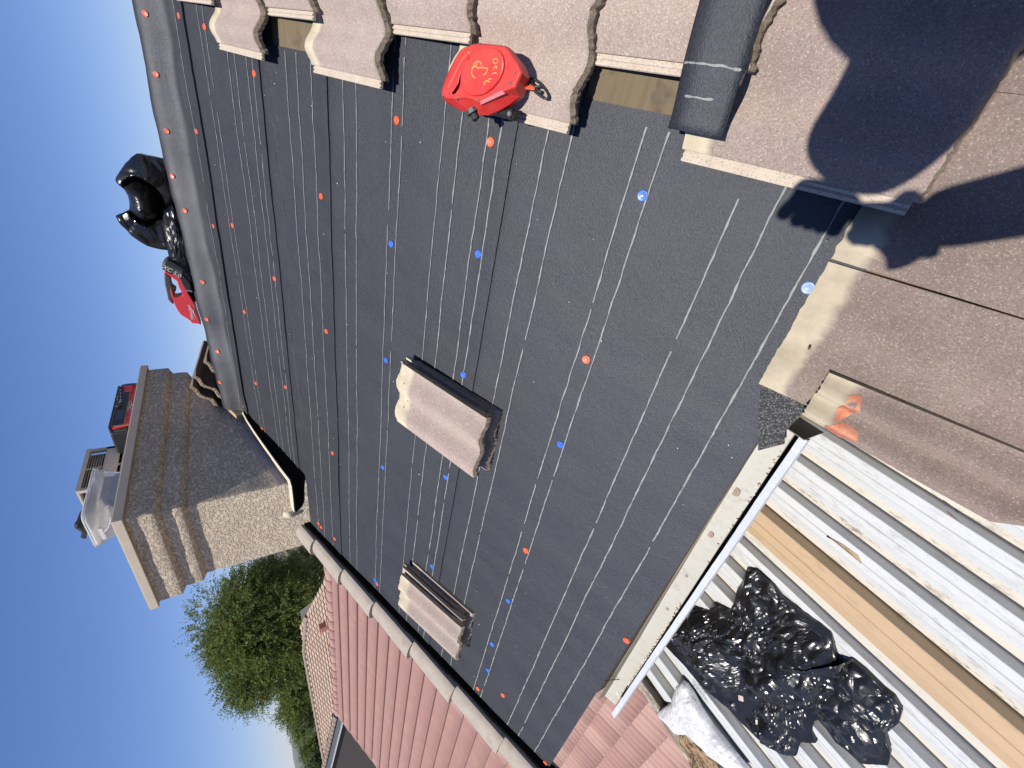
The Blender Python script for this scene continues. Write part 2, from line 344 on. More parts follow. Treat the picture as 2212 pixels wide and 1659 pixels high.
# ------------------------------------------------------------------ ground, hills
gs = 4400
part('ground', [(-gs, -gs, -3.3), (gs, -gs, -3.3), (gs, gs, -3.3), (-gs, gs, -3.3)], [(0, 1, 2, 3)], M['ground'], kind='structure')
def az_dir(a): return Vector((-sin(RAD(a)), cos(RAD(a)), 0))
def hills(name, D, pts, seed):
    rows = []; nA = 120; a0, a1 = 20, 110
    for r in range(12):
        f = r / 11; row = []
        for k in range(nA + 1):
            a = a0 + (a1 - a0) * k / nA; el = interp(pts, a)
            h = D * math.tan(RAD(el)) + 4; h *= (1 + 0.10 * nz(a * 0.9, seed, 0) + 0.05 * nz(a * 3.1, seed, 1) * 1)
            z = (h + 4.2) * sin(f * pi / 2) ** 1.2 * (1 + 0.12 * nz(a * 2.2, f * 3, seed) * (1 - f)) - 4.2
            row.append(az_dir(a) * (D * (0.72 + 0.28 * f)) + Vector((0, 0, z)))
        rows.append(row)
    back = [p + az_dir(60) * D * 0.4 for p in rows[-1]]; back = [Vector((p.x, p.y, -6)) for p in back]; rows.append(back)
    vs, fs = loft(rows); part(name, vs, fs, M['hill'], smoothed=True, kind='structure')
hills('hills', 3600, [(20, 1.0), (45, 1.7), (60, 1.95), (66, 1.62), (70, 1.30), (74, 1.22), (80, 0.7), (95, 0.9), (110, 0.6)], 3.3)

# ------------------------------------------------------------------ the house with the roof being relaid
house = thing('house', 'house with its roof stripped to black felt and a stuccoed chimney at one end', 'house')
SL = -2.72            # left end of the felt
SR = 1.45             # the roof goes on to the right, out of the picture
crest = [(-2.4, 2.93), (-2.09, 2.955), (-1.57, 3.015), (-1.05, 3.04), (-0.6, 3.085), (0.0, 3.045), (0.1, 3.05), (1.5, 3.05)]
def H(s, t):
    h = 0.0042 * nz(s * 2.6, t * 1.6, 1.0) + 0.0022 * nz(s * 9, t * 4, 4.0) + 0.0012 * nz(s * 26, t * 9, 6.0) * smooth(-1.6, -0.2, s)
    h += 0.0016 * nz(s * 1.2 + t * 2.5, t * 14, 7.0) * smooth(0.6, -0.1, t)
    c = interp(crest, s) - 0.02; u = t - c
    bump = 0.082 * smooth(-0.13 + 0.02 * nz(s * 3, 0, 9), -0.015, u) * (1 + 0.10 * nz(s * 4, 2, 9))
    if u > 0.02: bump -= (u - 0.02) ** 1.0 * 0.85
    if -0.2 < u < -0.02: bump += 0.006 * nz(s * 7, u * 8, 3)
    return h + bump + 0.012 * smooth(0.05, 0.0, abs(u + 0.14)) * max(0, nz(s * 2.6, 0, 5)) 
seams = [(-0.068, 0.80 + 0.06, 0), (0.80, 1.65 + 0.06, 1), (1.65, 2.11 + 0.05, 2), (2.11, 2.72 + 0.05, 3), (2.72, 3.35, 4)]
def seam_w(i, s):
    if i == 0: return 0.0
    return 0.008 * nz(s * 0.7, i * 3.1, 0) + {3: -0.012, 4: 0.03}.get(i, 0) * smooth(-0.5, -2.3, s)
gap = [(2.03, -2.26), (2.2, -2.255), (2.5, -2.228), (2.73, -2.205), (3.4, -2.19)]
def left_edge(t): return interp(gap, t) if t > 2.035 else SL
LINE_T = [0.024, 0.128, 0.202, 0.393, 0.447, 0.629, 0.701, 0.852, 0.899, 0.999, 1.069, 1.253, 1.302, 1.485, 1.557, 1.746, 1.839, 1.913, 2.160, 2.205, 2.298, 2.357, 2.532, 2.581, 2.766, 2.815]
sheets = []
for (t0, t1, i) in seams:
    ss = []; s = SL
    while s < SR: ss.append(s); s += 0.022 if s < 0.35 else 0.06
    nt = max(8, int((t1 - t0) / 0.02)); rows = []
    for r in range(nt + 1):
        f = r / nt; row = []
        for s in ss:
            tb = t0 + seam_w(i, s); t = tb + (t1 - tb) * f
            le = left_edge(max(t, t0 + 0.01)); sx = le + (s - SL) * (SR - le) / (SR - SL)
            lift = 0.0045 + 0.004 * max(0, nz(s * 2.3, i, 8)) if i else 0.002
            if i == 4: lift += 0.003
            hh = H(sx, t) + 0.0015 * i * 0 + (lift if i else 0.0) * smooth(0.10, 0.0, t - tb) + 0.0012
            if i < 4: hh -= 0.004 * smooth(t1 - 0.07, t1 - 0.03, t)
            row.append(Vector((sx, t, hh)))
        rows.append(row)
    front = [Vector((p.x, p.y + 0.001, p.z - (0.0075 if i else 0.004))) for p in rows[0]]
    rows.insert(0, front)
    vs, fs = loft(rows); o = part('underlayment_sheet', vs, fs, M['felt'], house, RM, smoothed=True); sheets.append(o)
    es = o.modifiers.new('edge', 'EDGE_SPLIT'); es.split_angle = RAD(50)
    # printed grey lines of this sheet
    lv = []; lf = []
    for li, lt in enumerate(LINE_T):
        if not (t0 - 0.01 <= lt < t1 - (0.055 if i < 4 else 0)): continue
        s = -2.75; prev = None
        while s < 0.30:
            le = left_edge(lt) + 0.004
            t = lt + 0.0035 * nz(s * 3.1, li, 2) + 0.0022 * nz(s * 17, li, 3) + 0.0010 * nz(s * 60, li, 4) + (0.010 * nz(s * 2.2, li // 2, 11) if lt > 1.95 else 0) + {3: -0.010, 4: 0.02}.get(i, 0) * smooth(-0.5, -2.3, s)
            wd = 0.00155 + 0.0014 * nz(s * 22, li, 5) + 0.0010 * nz(s * 70, li, 6)
            if nz(s * 16, li * 1.7, 12) < -0.52: wd = 0
            wd = (0 if wd == 0 else max(0.0006, wd)) * (0.9 if lt > 1 else 1.15)
            ok = s > le and wd > 0.0003 and not (s > 0.03 and (0.37 < lt < 0.62 or 1.71 < lt < 2.0)) and not (lt < 0.2 and s > -0.02 and lt < 0.01)
            if ok:
                b = len(lv); lv += [Vector((s, t - wd, H(s, t) + 0.0042)), Vector((s, t + wd, H(s, t) + 0.0042))]
                if prev is not None: lf.append((prev, b, b + 1, prev + 1))
                prev = b
            else: prev = None
            s += 0.009
    if lf: part('printed_lines', lv, lf, M['line'], o, None, kind='stuff')
# deck, eave, gables below the felt
mb = MB(); mb.box(-2.80, -0.46, -0.062, 2.9, -0.07, -0.012); mb.box(-0.46, SR, -0.36, 2.9, -0.07, -0.012); mb.obj('roof_deck', M['ply'], house, RM)
for a, b, c, d in ((0.030, 0.40, 0.360, 0.63), (0.015, 0.40, 1.705, 2.005)):
    mb = MB(); mb.box(a, b, c, d, -0.0118, -0.004); mb.obj('bare_plywood', M['ply'], house, RM)
# cut the felt away where the bare plywood shows
PATCH = [(0.043, 0.30, 0.372, 0.617), (0.028, 0.30, 1.715, 1.995)]
for o in sheets:
    bm = bmesh.new(); bm.from_mesh(o.data)
    kill = [f for f in bm.faces if any(a < f.calc_center_median().x < b and c < f.calc_center_median().y < d for a, b, c, d in PATCH)]
    bmesh.ops.delete(bm, geom=kill, context='FACES'); bm.to_mesh(o.data); bm.free()

# ---- concrete roof tiles
TW, TL = 0.306, 0.42
WAMP = 0.0160
def wave(u):                                   # u 0..1 across the tile
    a = WAMP * sin(2 * pi * (2 * u - 0.10))
    return a * (0.55 if u < 0.06 else 1)
def tile_mesh(name, seed, mats, w=TW, L=TL, taper=None, under=0.0145):
    nx, ny = 44, 7; vs = []; mid = []; fs = []
    rnd = random.Random(seed)
    lip = 0.022
    def z(u): return 0.021 + wave(u)
    xs = [lip + (w - lip) * k / nx for k in range(nx + 1)]
    ys = [0.0, 0.012] + [0.012 + (L - 0.012) * k / (ny - 1) for k in range(1, ny)]
    rowsT = []; rowsB = []
    jag = [0.004 * nz(k * 0.55, seed * 3.1, 1) + 0.0035 * nz(k * 1.7, seed, 2) for k in range(nx + 1)]
    for j, y in enumerate(ys):
        rt = []; rb = []
        for k, x in enumerate(xs):
            u = (x - lip) / (w - lip)
            yy = y + (jag[k] if j == 0 else jag[k] * 0.5 if j == 1 else 0) + (0.004 * nz(k * 0.4, seed, 7) if j == len(ys) - 1 else 0)
            zt = z(u) - (0.0015 if j == 0 else 0) + 0.0006 * nz(k * 1.1, j * 2.0, seed)
            xx = x
            if taper: xx = taper(x / w, y / L)
            rt.append(Vector((xx, yy, zt))); rb.append(Vector((xx, yy + (-0.004 + 0.006 * nz(k * 0.9, seed, 9) if j == 0 else 0), zt - under - (0.013 + 0.006 * nz(k * 0.8, seed, 4) if j < 2 else 0))))
        rowsT.append(rt); rowsB.append(rb)
    m = nx + 1
    vt, ft = loft(rowsT); vs += vt; fs += ft; mid += [0] * len(ft); nT = len(vt)
    vb, fb = loft(rowsB); fs += [tuple(nT + i for i in reversed(f)) for f in fb]; mid += [2] * len(fb); vs += vb
    # butt face (two rows so that its broken surface can be rough)
    b = len(vs)
    for k in range(m):
        p = (rowsT[0][k] + rowsB[0][k]) / 2; vs.append(p + Vector((0, -0.004 + 0.006 * nz(k * 1.3, seed, 5), 0)))
    for k in range(m - 1):
        fs.append((k, b + k, b + k + 1, k + 1)); mid.append(1)
        fs.append((b + k, nT + k, nT + k + 1, b + k + 1)); mid.append(1)
    e = (len(ys) - 1) * m
    for k in range(m - 1): fs.append((e + k + 1, nT + e + k + 1, nT + e + k, e + k)); mid.append(2)
    for j in range(len(ys) - 1):
        a, c = j * m, (j + 1) * m
        fs.append((a, c, nT + c, nT + a)); mid.append(3)
        a += nx; c += nx; fs.append((c, a, nT + a, nT + c)); mid.append(1)
    me = mesh(name, vs, fs, mats, mid)
    me.polygons.foreach_set('use_smooth', [i == 0 or i == 2 for i in mid])
    return me
def lip_mesh(name, mats, w=TW, L=TL):
    mb = MB()
    mb.box(0.0, 0.0235, 0.006, L - 0.004, 0.001, 0.0085); mb.box(0.001, 0.0065, 0.006, L - 0.004, 0.0087, 0.0125); mb.box(0.0115, 0.0165, 0.006, L - 0.004, 0.0087, 0.0118)
    return mesh(name, mb.v, mb.f, mats)
TM = [tile_mesh('roof_tile', k, [M['tile'], M['butt'], M['underside'], M['cream']]) for k in range(4)]
TMM = [tile_mesh('roof_tile_worn', 20 + k, [M['tile_mid'], M['butt'], M['underside'], M['cream']]) for k in range(2)]
TMB = [tile_mesh('roof_tile_brown', 10 + k, [M['tile_brown'], M['butt'], M['underside'], M['cream']]) for k in range(2)]
LIP = lip_mesh('interlock_lip', M['cream']); 
def tile_at(s, t, n, tilt=0.0, yaw=0.0, me=None, parent=None, mat=None, roll=0.0, lip=True):
    mw = RM @ Matrix.Translation((s, t, n)) @ Matrix.Rotation(yaw, 4, 'Z') @ Matrix.Rotation(-tilt, 4, 'X') @ Matrix.Rotation(roll, 4, 'Y')
    o = link('roof_tile', me, parent, mw)
    if lip: link('interlock_lip', LIP, o)
    return o
TSTEP = 0.2845
for k in range(0, 9):
    tb = -0.075 + 0.34 * k; left = -0.026 if k % 2 == 0 else 0.115
    if tb + 0.4 > 2.95: break
    nc = 4
    for c in range(nc):
        s = left + c * TSTEP
        if s > SR - 0.3: continue
        me = TM[(k * 3 + c) % 4] if k > 0 else TMM[c % 2]
        tile_at(s, tb + (0.004 if c % 2 else 0), 0.050, 0.092, RAD(random.uniform(-0.3, 0.3)), me, house, lip=(c == 0))
for c in range(5):                              # the row over the eave at the right
    s = -0.434 + c * 0.2855
    tile_at(s, -0.428 + 0.002 * c, 0.028, 0.062, RAD([0.5, -0.2, 0.2, 0, 0][c]), TMB[c % 2], house, lip=False)
for x, y in ((1797, 678), (1748, 752), (1713, 807), (1590 + 195, 520)):
    p = at(x, y, 0.034); mb = MB(); mb.cyl((p.x, p.y, 0.026), (p.x, p.y, 0.0385 if x != 1785 else 0.037), 0.0026, 10); mb.obj('nail_hole', M['seam'], house, RM)
# loose, crooked eave tile with a slanting broken side
def tap(u, v):
    right = 0.300; left = interp([(0, 0.215), (0.04, 0.182), (0.09, 0.162), (0.15, 0.149), (0.5, 0.163), (0.93, 0.184), (1.0, 0.188)], v)
    return left + (right - left) * u
TO = tile_mesh('roof_tile', 33, [M['tile_brown'], M['butt'], M['underside'], M['tile_brown']], taper=tap)
o = link('roof_tile', TO, None, RM @ Matrix.Translation((-0.622, -0.528, 0.050)) @ Matrix.Rotation(RAD(0), 4, 'Z') @ Matrix.Rotation(-0.03, 4, 'X'))
tag(o, 'weathered brown roof tile lying loose and crooked over the end of the gutter, daubed with orange', 'roof tile')
mb = MB()
pz = [(0.150, 0.395), (0.175, 0.388), (0.185, 0.352), (0.205, 0.330), (0.190, 0.300), (0.185, 0.345), (0.165, 0.365), (0.130, 0.375), (0.127, 0.398)]
# tile chips, splashes of mastic: thin daub on the tile
def daub(name, pts, mat, par, z, seed):
    c = sum((Vector((a, b, 0)) for a, b in pts), Vector()) / len(pts); vs = [c + Vector((0, 0, z(c.x, c.y) + 0.0016))]; n = 0
    ring = []
    for i in range(len(pts)):
        a = Vector((*pts[i], 0)); b = Vector((*pts[(i + 1) % len(pts)], 0))
        for k in range(4):
            p = a.lerp(b, k / 4); d = (p - c); p = c + d * (1 + 0.12 * nz(p.x * 60, p.y * 60, seed)); ring.append(p)
    n = len(ring)
    for f in (0.35, 0.7, 1.0): vs += [Vector((c.x + (p.x - c.x) * f, c.y + (p.y - c.y) * f, 0)) for p in ring]
    for v in vs[1:]: v.z = z(v.x, v.y) + 0.0012
    fs = [(0, 1 + i, 1 + (i + 1) % n) for i in range(n)]
    for r in range(2): fs += [(1 + r * n + i, 1 + (r + 1) * n + i, 1 + (r + 1) * n + (i + 1) % n, 1 + r * n + (i + 1) % n) for i in range(n)]
    return part(name, vs, fs, mat, par, smoothed=True)
def tz(x, y):
    v = min(1, max(0, y / TL)); l = tap(0, v); u = min(1, max(0, (x - l) / (0.300 - l))); u = (u * TW - 0.022) / (TW - 0.022)
    return 0.021 + wave(max(0, u))
t = NT('orange_mastic'); M['mastic'] = t.out(t.mix(t.ramp(t.noise(40, 5, 0.7), [(0.4, 0), (0.6, 1)]), (0.52, 0.17, 0.09), (0.60, 0.26, 0.16)), 0.8, t.bump(t.noise(200, 3), 0.4, 0.001))
daub('orange_daub', [(0.192, 0.372), (0.205, 0.376), (0.222, 0.352), (0.218, 0.322), (0.200, 0.316), (0.186, 0.340)], M['mastic'], o, tz, 1)
daub('orange_daub', [(0.212, 0.366), (0.235, 0.372), (0.275, 0.372), (0.285, 0.352), (0.262, 0.344), (0.230, 0.350)], M['mastic'], o, tz, 2)

# rake tiles along the left end
def rake_mesh(seed):
    prof = [(-0.002, 0.000), (0.0, 0.016), (-0.010, 0.032), (-0.035, 0.043), (-0.075, 0.049), (-0.115, 0.046), (-0.140, 0.034), (-0.150, 0.010), (-0.152, -0.06), (-0.152, -0.13),
            (-0.140, -0.13), (-0.140, -0.01), (-0.12, 0.026), (-0.075, 0.033), (-0.03, 0.028), (-0.012, 0.012), (-0.012, 0.0)]
    rows = []
    for y, k in ((0, 1.07), (0.012, 1.09), (0.10, 1.05), (0.22, 1.0), (0.34, 0.96), (0.43, 0.92)):
        rows.append([Vector((-0.075 + (x + 0.075) * k + 0.001 * nz(y * 20, i, seed), y + (0.004 * nz(i, seed, 1) if y < 0.02 else 0), z * k + 0.0008 * nz(i * 2, y * 30, seed) + (0.016 - 0.045 * y))) for i, (x, z) in enumerate(prof)])
    vs, fs = loft(rows, True); m = len(prof); fs.append(tuple(range(m))); fs.append(tuple(reversed([(len(rows) - 1) * m + i for i in range(m)])))
    me = mesh('rake_tile', vs, fs, [M['rake']]); me.polygons.foreach_set('use_smooth', [True] * len(me.polygons)); return me
RK = [rake_mesh(k) for k in range(3)]
for k, tb in enumerate([-0.16, 0.18, 0.53, 0.88, 1.235, 1.56, 1.88]):
    o = link('rake_tile', RK[k % 3], house, RM @ Matrix.Translation((SL - 0.016 + 0.004 * nz(k, 1, 1), tb, 0.029)) @ Matrix.Rotation(RAD(random.uniform(-0.6, 0.6)), 4, 'Z'))
    es = o.modifiers.new('edge', 'EDGE_SPLIT'); es.split_angle = RAD(38)
mb = MB(); mb.box(-2.760, -2.724, -0.10, 2.05, -0.02, 0.034); mb.obj('rake_shade_strip', M['shade_black'], house, RM)  # added near-black strip, painting the shaded band at the foot of the rake tiles
mb = MB(); mb.box(-2.82, -2.79, 0.06, 3.0, -0.20, -0.03); mb.obj('barge_board', M['white_trim'], house, RM)
# walls of the house below the roof
mb = MB(); mb.box(-2.45, 1.3, 0.35, 0.47, -3.3, -0.0); mb.box(-2.45, -2.33, 0.35, 5.0, -3.3, 0.0)
mb.obj('stucco_wall', M['wall_cream'], house)
# far side of the roof, past the ridge
R2 = Matrix(((1, 0, 0), (0, CP, SP), (0, -SP, CP)))
ridge = W(0, 2.90, -0.03)
def far(s, d, n=0.0): return Vector((s, ridge.y, ridge.z)) + Vector((0, CP, -SP)) * d + Vector((0, SP, CP)) * n
mb = MB(); mb.add([far(-2.2, 0), far(SR, 0), far(SR, 3.2), far(-2.2, 3.2), far(-2.2, 0, -0.05), far(SR, 0, -0.05), far(SR, 3.2, -0.05), far(-2.2, 3.2, -0.05)], [(0, 1, 2, 3), (7, 6, 5, 4), (0, 4, 5, 1), (1, 5, 6, 2), (2, 6, 7, 3), (3, 7, 4, 0)])
mb.obj('far_roof_deck', M['felt'], house)
# ridge board end, seen at the end of the felt
mb = MB(); mb.box(-2.235, -2.199, 2.80, 2.93, -0.05, 0.062, bev=0.003); mb.obj('ridge_board', simple('pine_board', (0.42, 0.30, 0.17), 0.8, 0.25, 14, 0.001, 80), house, RM)
# eave: gutter
gx0, gx1 = -1.965, -0.505
def gy(x, d): return d - 0.018 * (gx1 - x) / (gx1 - gx0)
def gut_strip(name, prof, mat, parent=house, seed=0, closed=True, jag=0.0):
    rows = []; n = 60
    for k in range(n + 1):
        x = gx0 + (gx1 - gx0) * k / n
        rows.append([Vector((x + (0.0), gy(x, y) + 0.0015 * nz(x * 5, seed, i) + jag * nz(x * 30, seed, i), z + 0.0012 * nz(x * 7, seed + 3, i))) for i, (y, z) in enumerate(prof)])
    vs, fs = loft(rows, closed); m = len(prof)
    if closed: fs += [tuple(reversed(range(m))), tuple(n * m + i for i in range(m))]
    return part(name, vs, fs, mat, parent)
gtop = gut_strip('gutter', [(-0.056, -0.052), (-0.060, -0.150), (-0.100, -0.152), (-0.117, -0.100), (-0.121, -0.072), (-0.136, -0.070), (-0.136, -0.082), (-0.126, -0.084), (-0.120, -0.102), (-0.103, -0.156), (-0.056, -0.154), (-0.053, -0.052)], [M['gutter_dark']])
def fz_(x, y):                                   # height of the apron that fills most of the gutter
    f = (-gy(x, 0) * -1 + 0) ; return -0.056 - 0.022 * min(1, max(0, (-(y - (gy(x, 0.0))) - 0.056) / 0.052)) - 0.030 * smooth(-0.8, gx0, x)
rows = []; n = 60
for k in range(n + 1):
    x = gx0 + (gx1 - gx0) * k / n
    rows.append([Vector((x, gy(x, y) + 0.0012 * nz(x * 5, 3, y * 40), fz_(x, gy(x, y)) + dz_)) for y, dz_ in ((-0.0565, 0), (-0.070, 0), (-0.085, 0), (-0.1055, 0), (-0.1060, -0.003), (-0.0565, -0.004))])
vs, fs = loft(rows, True); part('gutter_apron', vs, [tuple(reversed(f)) for f in fs], M['gutter_in'], gtop)
gut_strip('gutter_lip', [(-0.119, -0.0705), (-0.1375, -0.0685), (-0.1375, -0.084), (-0.1355, -0.084), (-0.1355, -0.0705), (-0.119, -0.0725)], M['gutter_lip'], gtop, 9, jag=0.0006)
mb = MB(); mb.box(gx1, gx1 + 0.002, -0.134, -0.050, -0.152, -0.060); mb.obj('end_cap', M['gutter_dark'], gtop)
mb = MB(); mb.box(-1.93, -0.49, -0.058, -0.0475, -0.14, -0.034); mb.obj('fascia_edge', M['seam'], house)
for x, y, r in ((-0.735, -0.072, 0.014), (-0.905, -0.078, 0.011), (-1.10, -0.085, 0.005), (-1.28, -0.09, 0.006)):
    zz_ = fz_(x, y); mb = MB(); mb.tube([(x, y, zz_ + 0.0004), (x, y, zz_ + 0.0018)], r, 14); mb.obj('sealant_spot', M['sealant'], gtop)
mb = MB(); mb.cyl((-1.885, -0.104, fz_(-1.885, -0.104) + 0.0004), (-1.885, -0.104, fz_(-1.885, -0.104) + 0.0012), 0.009, 16); mb.obj('drain_hole', M['white_trim'], gtop)
mb = MB(); random.seed(5)
for k in range(170):
    x = random.uniform(-1.9, -1.2) if k < 140 else random.uniform(-1.0, -0.55); r = random.uniform(0.0008, 0.0022); y = gy(x, -0.106) + abs(random.gauss(0, 0.003))
    a = random.uniform(0, 3.1); mb.box(-r * 1.6, r * 1.6, -r * .7, r * .7, -r * .5, r * .5, random.choice((0, 0, 1)), Matrix.Translation((x, y, fz_(x, y) + 0.001)) @ Matrix.Rotation(a, 4, 'Z'))
mb.obj('gutter_debris', [M['debris'], M['white_print']], gtop, kind='stuff')
mb = MB(); mb.tube([(-1.80, -0.062, -0.03), (-1.802, -0.10, -0.128), (-1.805, -0.118, -0.118), (-1.83, -0.130, -0.07)], 0.0014, 6); mb.tube([(-1.78, -0.075, -0.13), (-1.80, -0.12, -0.10), (-1.815, -0.128, -0.075)], 0.0012, 6); mb.obj('wire_hanger', M['rubber'], gtop)
# granule patch where the felt meets the eave tiles
pp = [(-0.395, -0.010), (-0.34, -0.06), (-0.40, -0.120), (-0.50, -0.105), (-0.528, -0.118), (-0.575, -0.080), (-0.50, -0.045), (-0.44, -0.02)]
mb = MB(); mb.prism(pp, 0.004, 0.009); mb.obj('granule_patch', M['granule'], house, RM)

# ---- plastic cap nails that hold the felt
def cap_mesh(mat):
    mb = MB(); seg = 18; prof = [(0.0, 0.0006), (0.0022, 0.0006), (0.0030, 0.0016), (0.0052, 0.0012), (0.0100, 0.0022), (0.0118, 0.0024), (0.0126, 0.0010), (0.0126, -0.0035)]
    rows = [[Vector((r * cos(2 * pi * k / seg), r * sin(2 * pi * k / seg), z)) for k in range(seg)] for r, z in prof[1:]]
    vs, fs = loft([[*r] for r in rows], True); mb.add(vs, [tuple(reversed(f)) for f in fs], 0)
    mb.cyl((0, 0, 0), (0, 0, 0.0012), 0.0023, 8, 1)
    me = mesh('cap_nail', mb.v, mb.f, [mat, M['steel']], mb.m); me.polygons.foreach_set('use_smooth', [m == 0 for m in mb.m]); return me
CAPM = {'o': cap_mesh(M['orange']), 'b': cap_mesh(M['blue']), 'p': cap_mesh(M['blue_pale'])}
FLAT = {'o': [(386, 34), (442, 58), (549, 159), (424, 284), (462, 488), (502, 487), (857, 260), (1060, 307), (694, 424), (485, 613), (593, 602), (499, 697), (528, 674), (705, 716), (511, 772), (553, 828), (617, 836), (527, 878), (718, 979), (565, 926), (688, 1131), (694, 1139), (723, 1164), (1266, 777), (1136, 1189), (1353, 1384), (1033, 1487), (1087, 1501), (1178, 1648), (815, 1262)],
        'b': [(846, 527), (1033, 549), (1388, 423), (834, 778), (1001, 810), (827, 1010), (962, 1031), (1211, 960), (933, 1223), (1097, 1299), (1063, 1392), (1054, 1448), (810, 1252), (814, 1259)], 'p': [(1746, 622)]}
BUMP = [(322, 31), (341, 161), (358, 283), (384, 381), (399, 455), (434, 610), (456, 688), (467, 760), (475, 826)]
def set_cap(s, t, k):
    n = H(s, t) + 0.004; e = 0.004; nn = Vector((H(s - e, t) - H(s + e, t), H(s, t - e) - H(s, t + e), 2 * e)).normalized()
    nn = (nn + Vector((random.uniform(-.10, .10), random.uniform(-.10, .10), 0))).normalized()
    q = nn.to_track_quat('Z', 'Y').to_matrix().to_4x4()
    link('cap_nail', CAPM[k], house, RM @ Matrix.Translation((s, t, n)) @ q)
random.seed(11)
for k, L in FLAT.items():
    for (x, y) in L:
        p = at(x, y, 0.004); set_cap(p.x, p.y, k)
for (x, y) in BUMP:
    n = 0.06
    for _ in range(8):
        p = at(x, y, n); n = n * 0.5 + 0.5 * (H(p.x, p.y) + 0.004)
    set_cap(p.x, p.y, 'o')
# wood chips and grit scattered on the felt
mb = MB(); random.seed(21)
for k in range(150):
    s = random.uniform(SL, -0.05); t = random.uniform(-0.05, 2.7)
    if s < left_edge(t) + 0.02: continue
    r = random.choice((0.0005, 0.0006, 0.0009, 0.0013)); a = random.uniform(0, 6.3)
    mb.box(-r * 1.6, r * 1.6, -r, r, 0, r, random.choice((0, 1, 1)), Matrix.Translation((s, t, H(s, t) + 0.004)) @ Matrix.Rotation(a, 4, 'Z') @ Matrix.Rotation(random.uniform(-.5, .5), 4, 'X'))
o = mb.obj('grit', [M['cream'], M['white_print']], None, RM, kind='stuff'); o['label'] = 'pale grit and wood chips scattered over the black felt'
# ------------------------------------------------------------------ chimney (part of the house)
ch = link('chimney', None, house)
def slab(name, x0, x1, y0, y1, z0, z1, mat, under=0.0, seg=True, rnd=0.008, par=None, amp=0.004):
    """stucco course: a ring of wall with a slanting underside and slightly uneven faces"""
    def ringp(z, g):
        a, b, c, d = x0 - g, x1 + g, y0 - g, y1 + g; r = rnd; pts = []
        def side(p, q, n):
            for k in range(n): pts.append(Vector((p[0] + (q[0] - p[0]) * k / n, p[1] + (q[1] - p[1]) * k / n, z)))
        side((a + r, c), (b - r, c), 26); side((b - r * 0.3, c + r * 0.3), (b, c + r), 1); side((b, c + r), (b, d - r), 40); side((b - r, d), (a + r, d), 26); side((a, d - r), (a, c + r), 40)
        return [p + Vector((amp * nz(p.x * 9, p.y * 9, p.z * 9 + 3), amp * nz(p.x * 9, p.y * 9, p.z * 9), 0.5 * amp * nz(p.x * 12, p.y * 12, 5))) for p in pts]
    rows = []
    if under: rows += [ringp(z0 - 0.001, -under - 0.03), ringp(z0, -under), ringp(z0 + under * 0.5, -0.012), ringp(z0 + under * 0.55 + 0.004, -0.003)]
    else: rows += [ringp(z0, 0)]
    zz = z0 + (under * 0.6 + 0.008 if under else 0.0); n = max(2, int((z1 - zz) / 0.03))
    for k in range(n + 1): rows.append(ringp(zz + (z1 - zz) * k / n, 0))
    rows[-1] = ringp(z1 - 0.004, -0.002); rows.append(ringp(z1, -0.010)); 
    vs, fs = loft(rows, True); m = len(rows[0]); fs.append(tuple((len(rows) - 1) * m + i for i in range(m)))
    o = part(name, vs, fs, mat, par or ch, smoothed=True); e = o.modifiers.new('e', 'EDGE_SPLIT'); e.split_angle = RAD(50); return o
slab('stucco_shaft', -2.966, -2.304, 1.873, 3.317, 0.25, 1.44, M['stucco'])
slab('stucco_band', -2.996, -2.272, 1.843, 3.347, 1.428, 1.553, M['stucco'], 0.028)
slab('stucco_crown', -3.028, -2.240, 1.812, 3.378, 1.545, 1.700, M['stucco'], 0.028)
mb = MB(); mb.box(-3.052, -2.216, 1.788, 3.402, 1.6925, 1.7365, bev=0.002); mb.box(-3.045, -2.223, 1.795, 3.395, 1.7365, 1.741); mb.obj('metal_cap', M['cap_metal'], ch)
# louvred vent box
vx0, vx1, vy0, vy1 = -2.80, -2.44, 2.333, 2.728
Cz = 1.741
def onx(x, y, X): d = ray(x, y); return CAM + d * ((X - CAM.x) / d.x)
vz = 2.01
mb = MB(); th = 0.006
mb.box(vx0, vx1, vy0, vy1, vz - 0.012, vz, bev=0.002)                       # lid
mb.box(vx0, vx1, vy0, vy1, 1.905, 1.925) if False else None
mb.box(vx1 - th, vx1, vy0, vy1, 1.834, 1.908); mb.box(vx0, vx0 + th, vy0, vy1, 1.818, 1.915)
mb.box(vx0 + th, vx1 - th, vy0, vy0 + th, 1.818, 1.915); mb.box(vx0 + th, vx1 - th, vy1 - th, vy1, 1.818, 1.915)
for (a, b) in ((vx0, vy0), (vx1 - 0.022, vy0), (vx0, vy1 - 0.022), (vx1 - 0.022, vy1 - 0.022)):
    mb.box(a, a + 0.022, b, b + 0.022, Cz, vz - 0.012)
mb.box(vx1 - 0.010, vx1 - 0.001, (vy0 + vy1) / 2 - 0.006, (vy0 + vy1) / 2 + 0.006, Cz, 1.834); mb.box(vx1 - 0.010, vx1 - 0.001, (vy0 + vy1) / 2 - 0.006, (vy0 + vy1) / 2 + 0.006, 1.915, vz - 0.012)
mb.box(vx0, vx1, vy0, vy1, Cz, Cz + 0.012)
mb.box(vx1 - 0.002, vx1 + 0.004, vy0 - 0.002, vy1 + 0.002, 1.990, 2.012)
mb.obj('vent_box', M['cap_metal'], ch)
me = None
for z in [1.757 + 0.013 * k for k in range(6)] + [1.914 + 0.0125 * k for k in range(7)]:
    mb = MB(); mb.box(-0.002, 0.012, vy0 + 0.02, vy1 - 0.02, -0.0012, 0.0012)
    if me is None: me = mesh('vent_slat', mb.v, mb.f, [M['cap_metal']])
    link('vent_slat', me, ch, Matrix.Translation((vx1 - 0.016, 0, z)) @ Matrix.Rotation(RAD(28), 4, 'Y'))
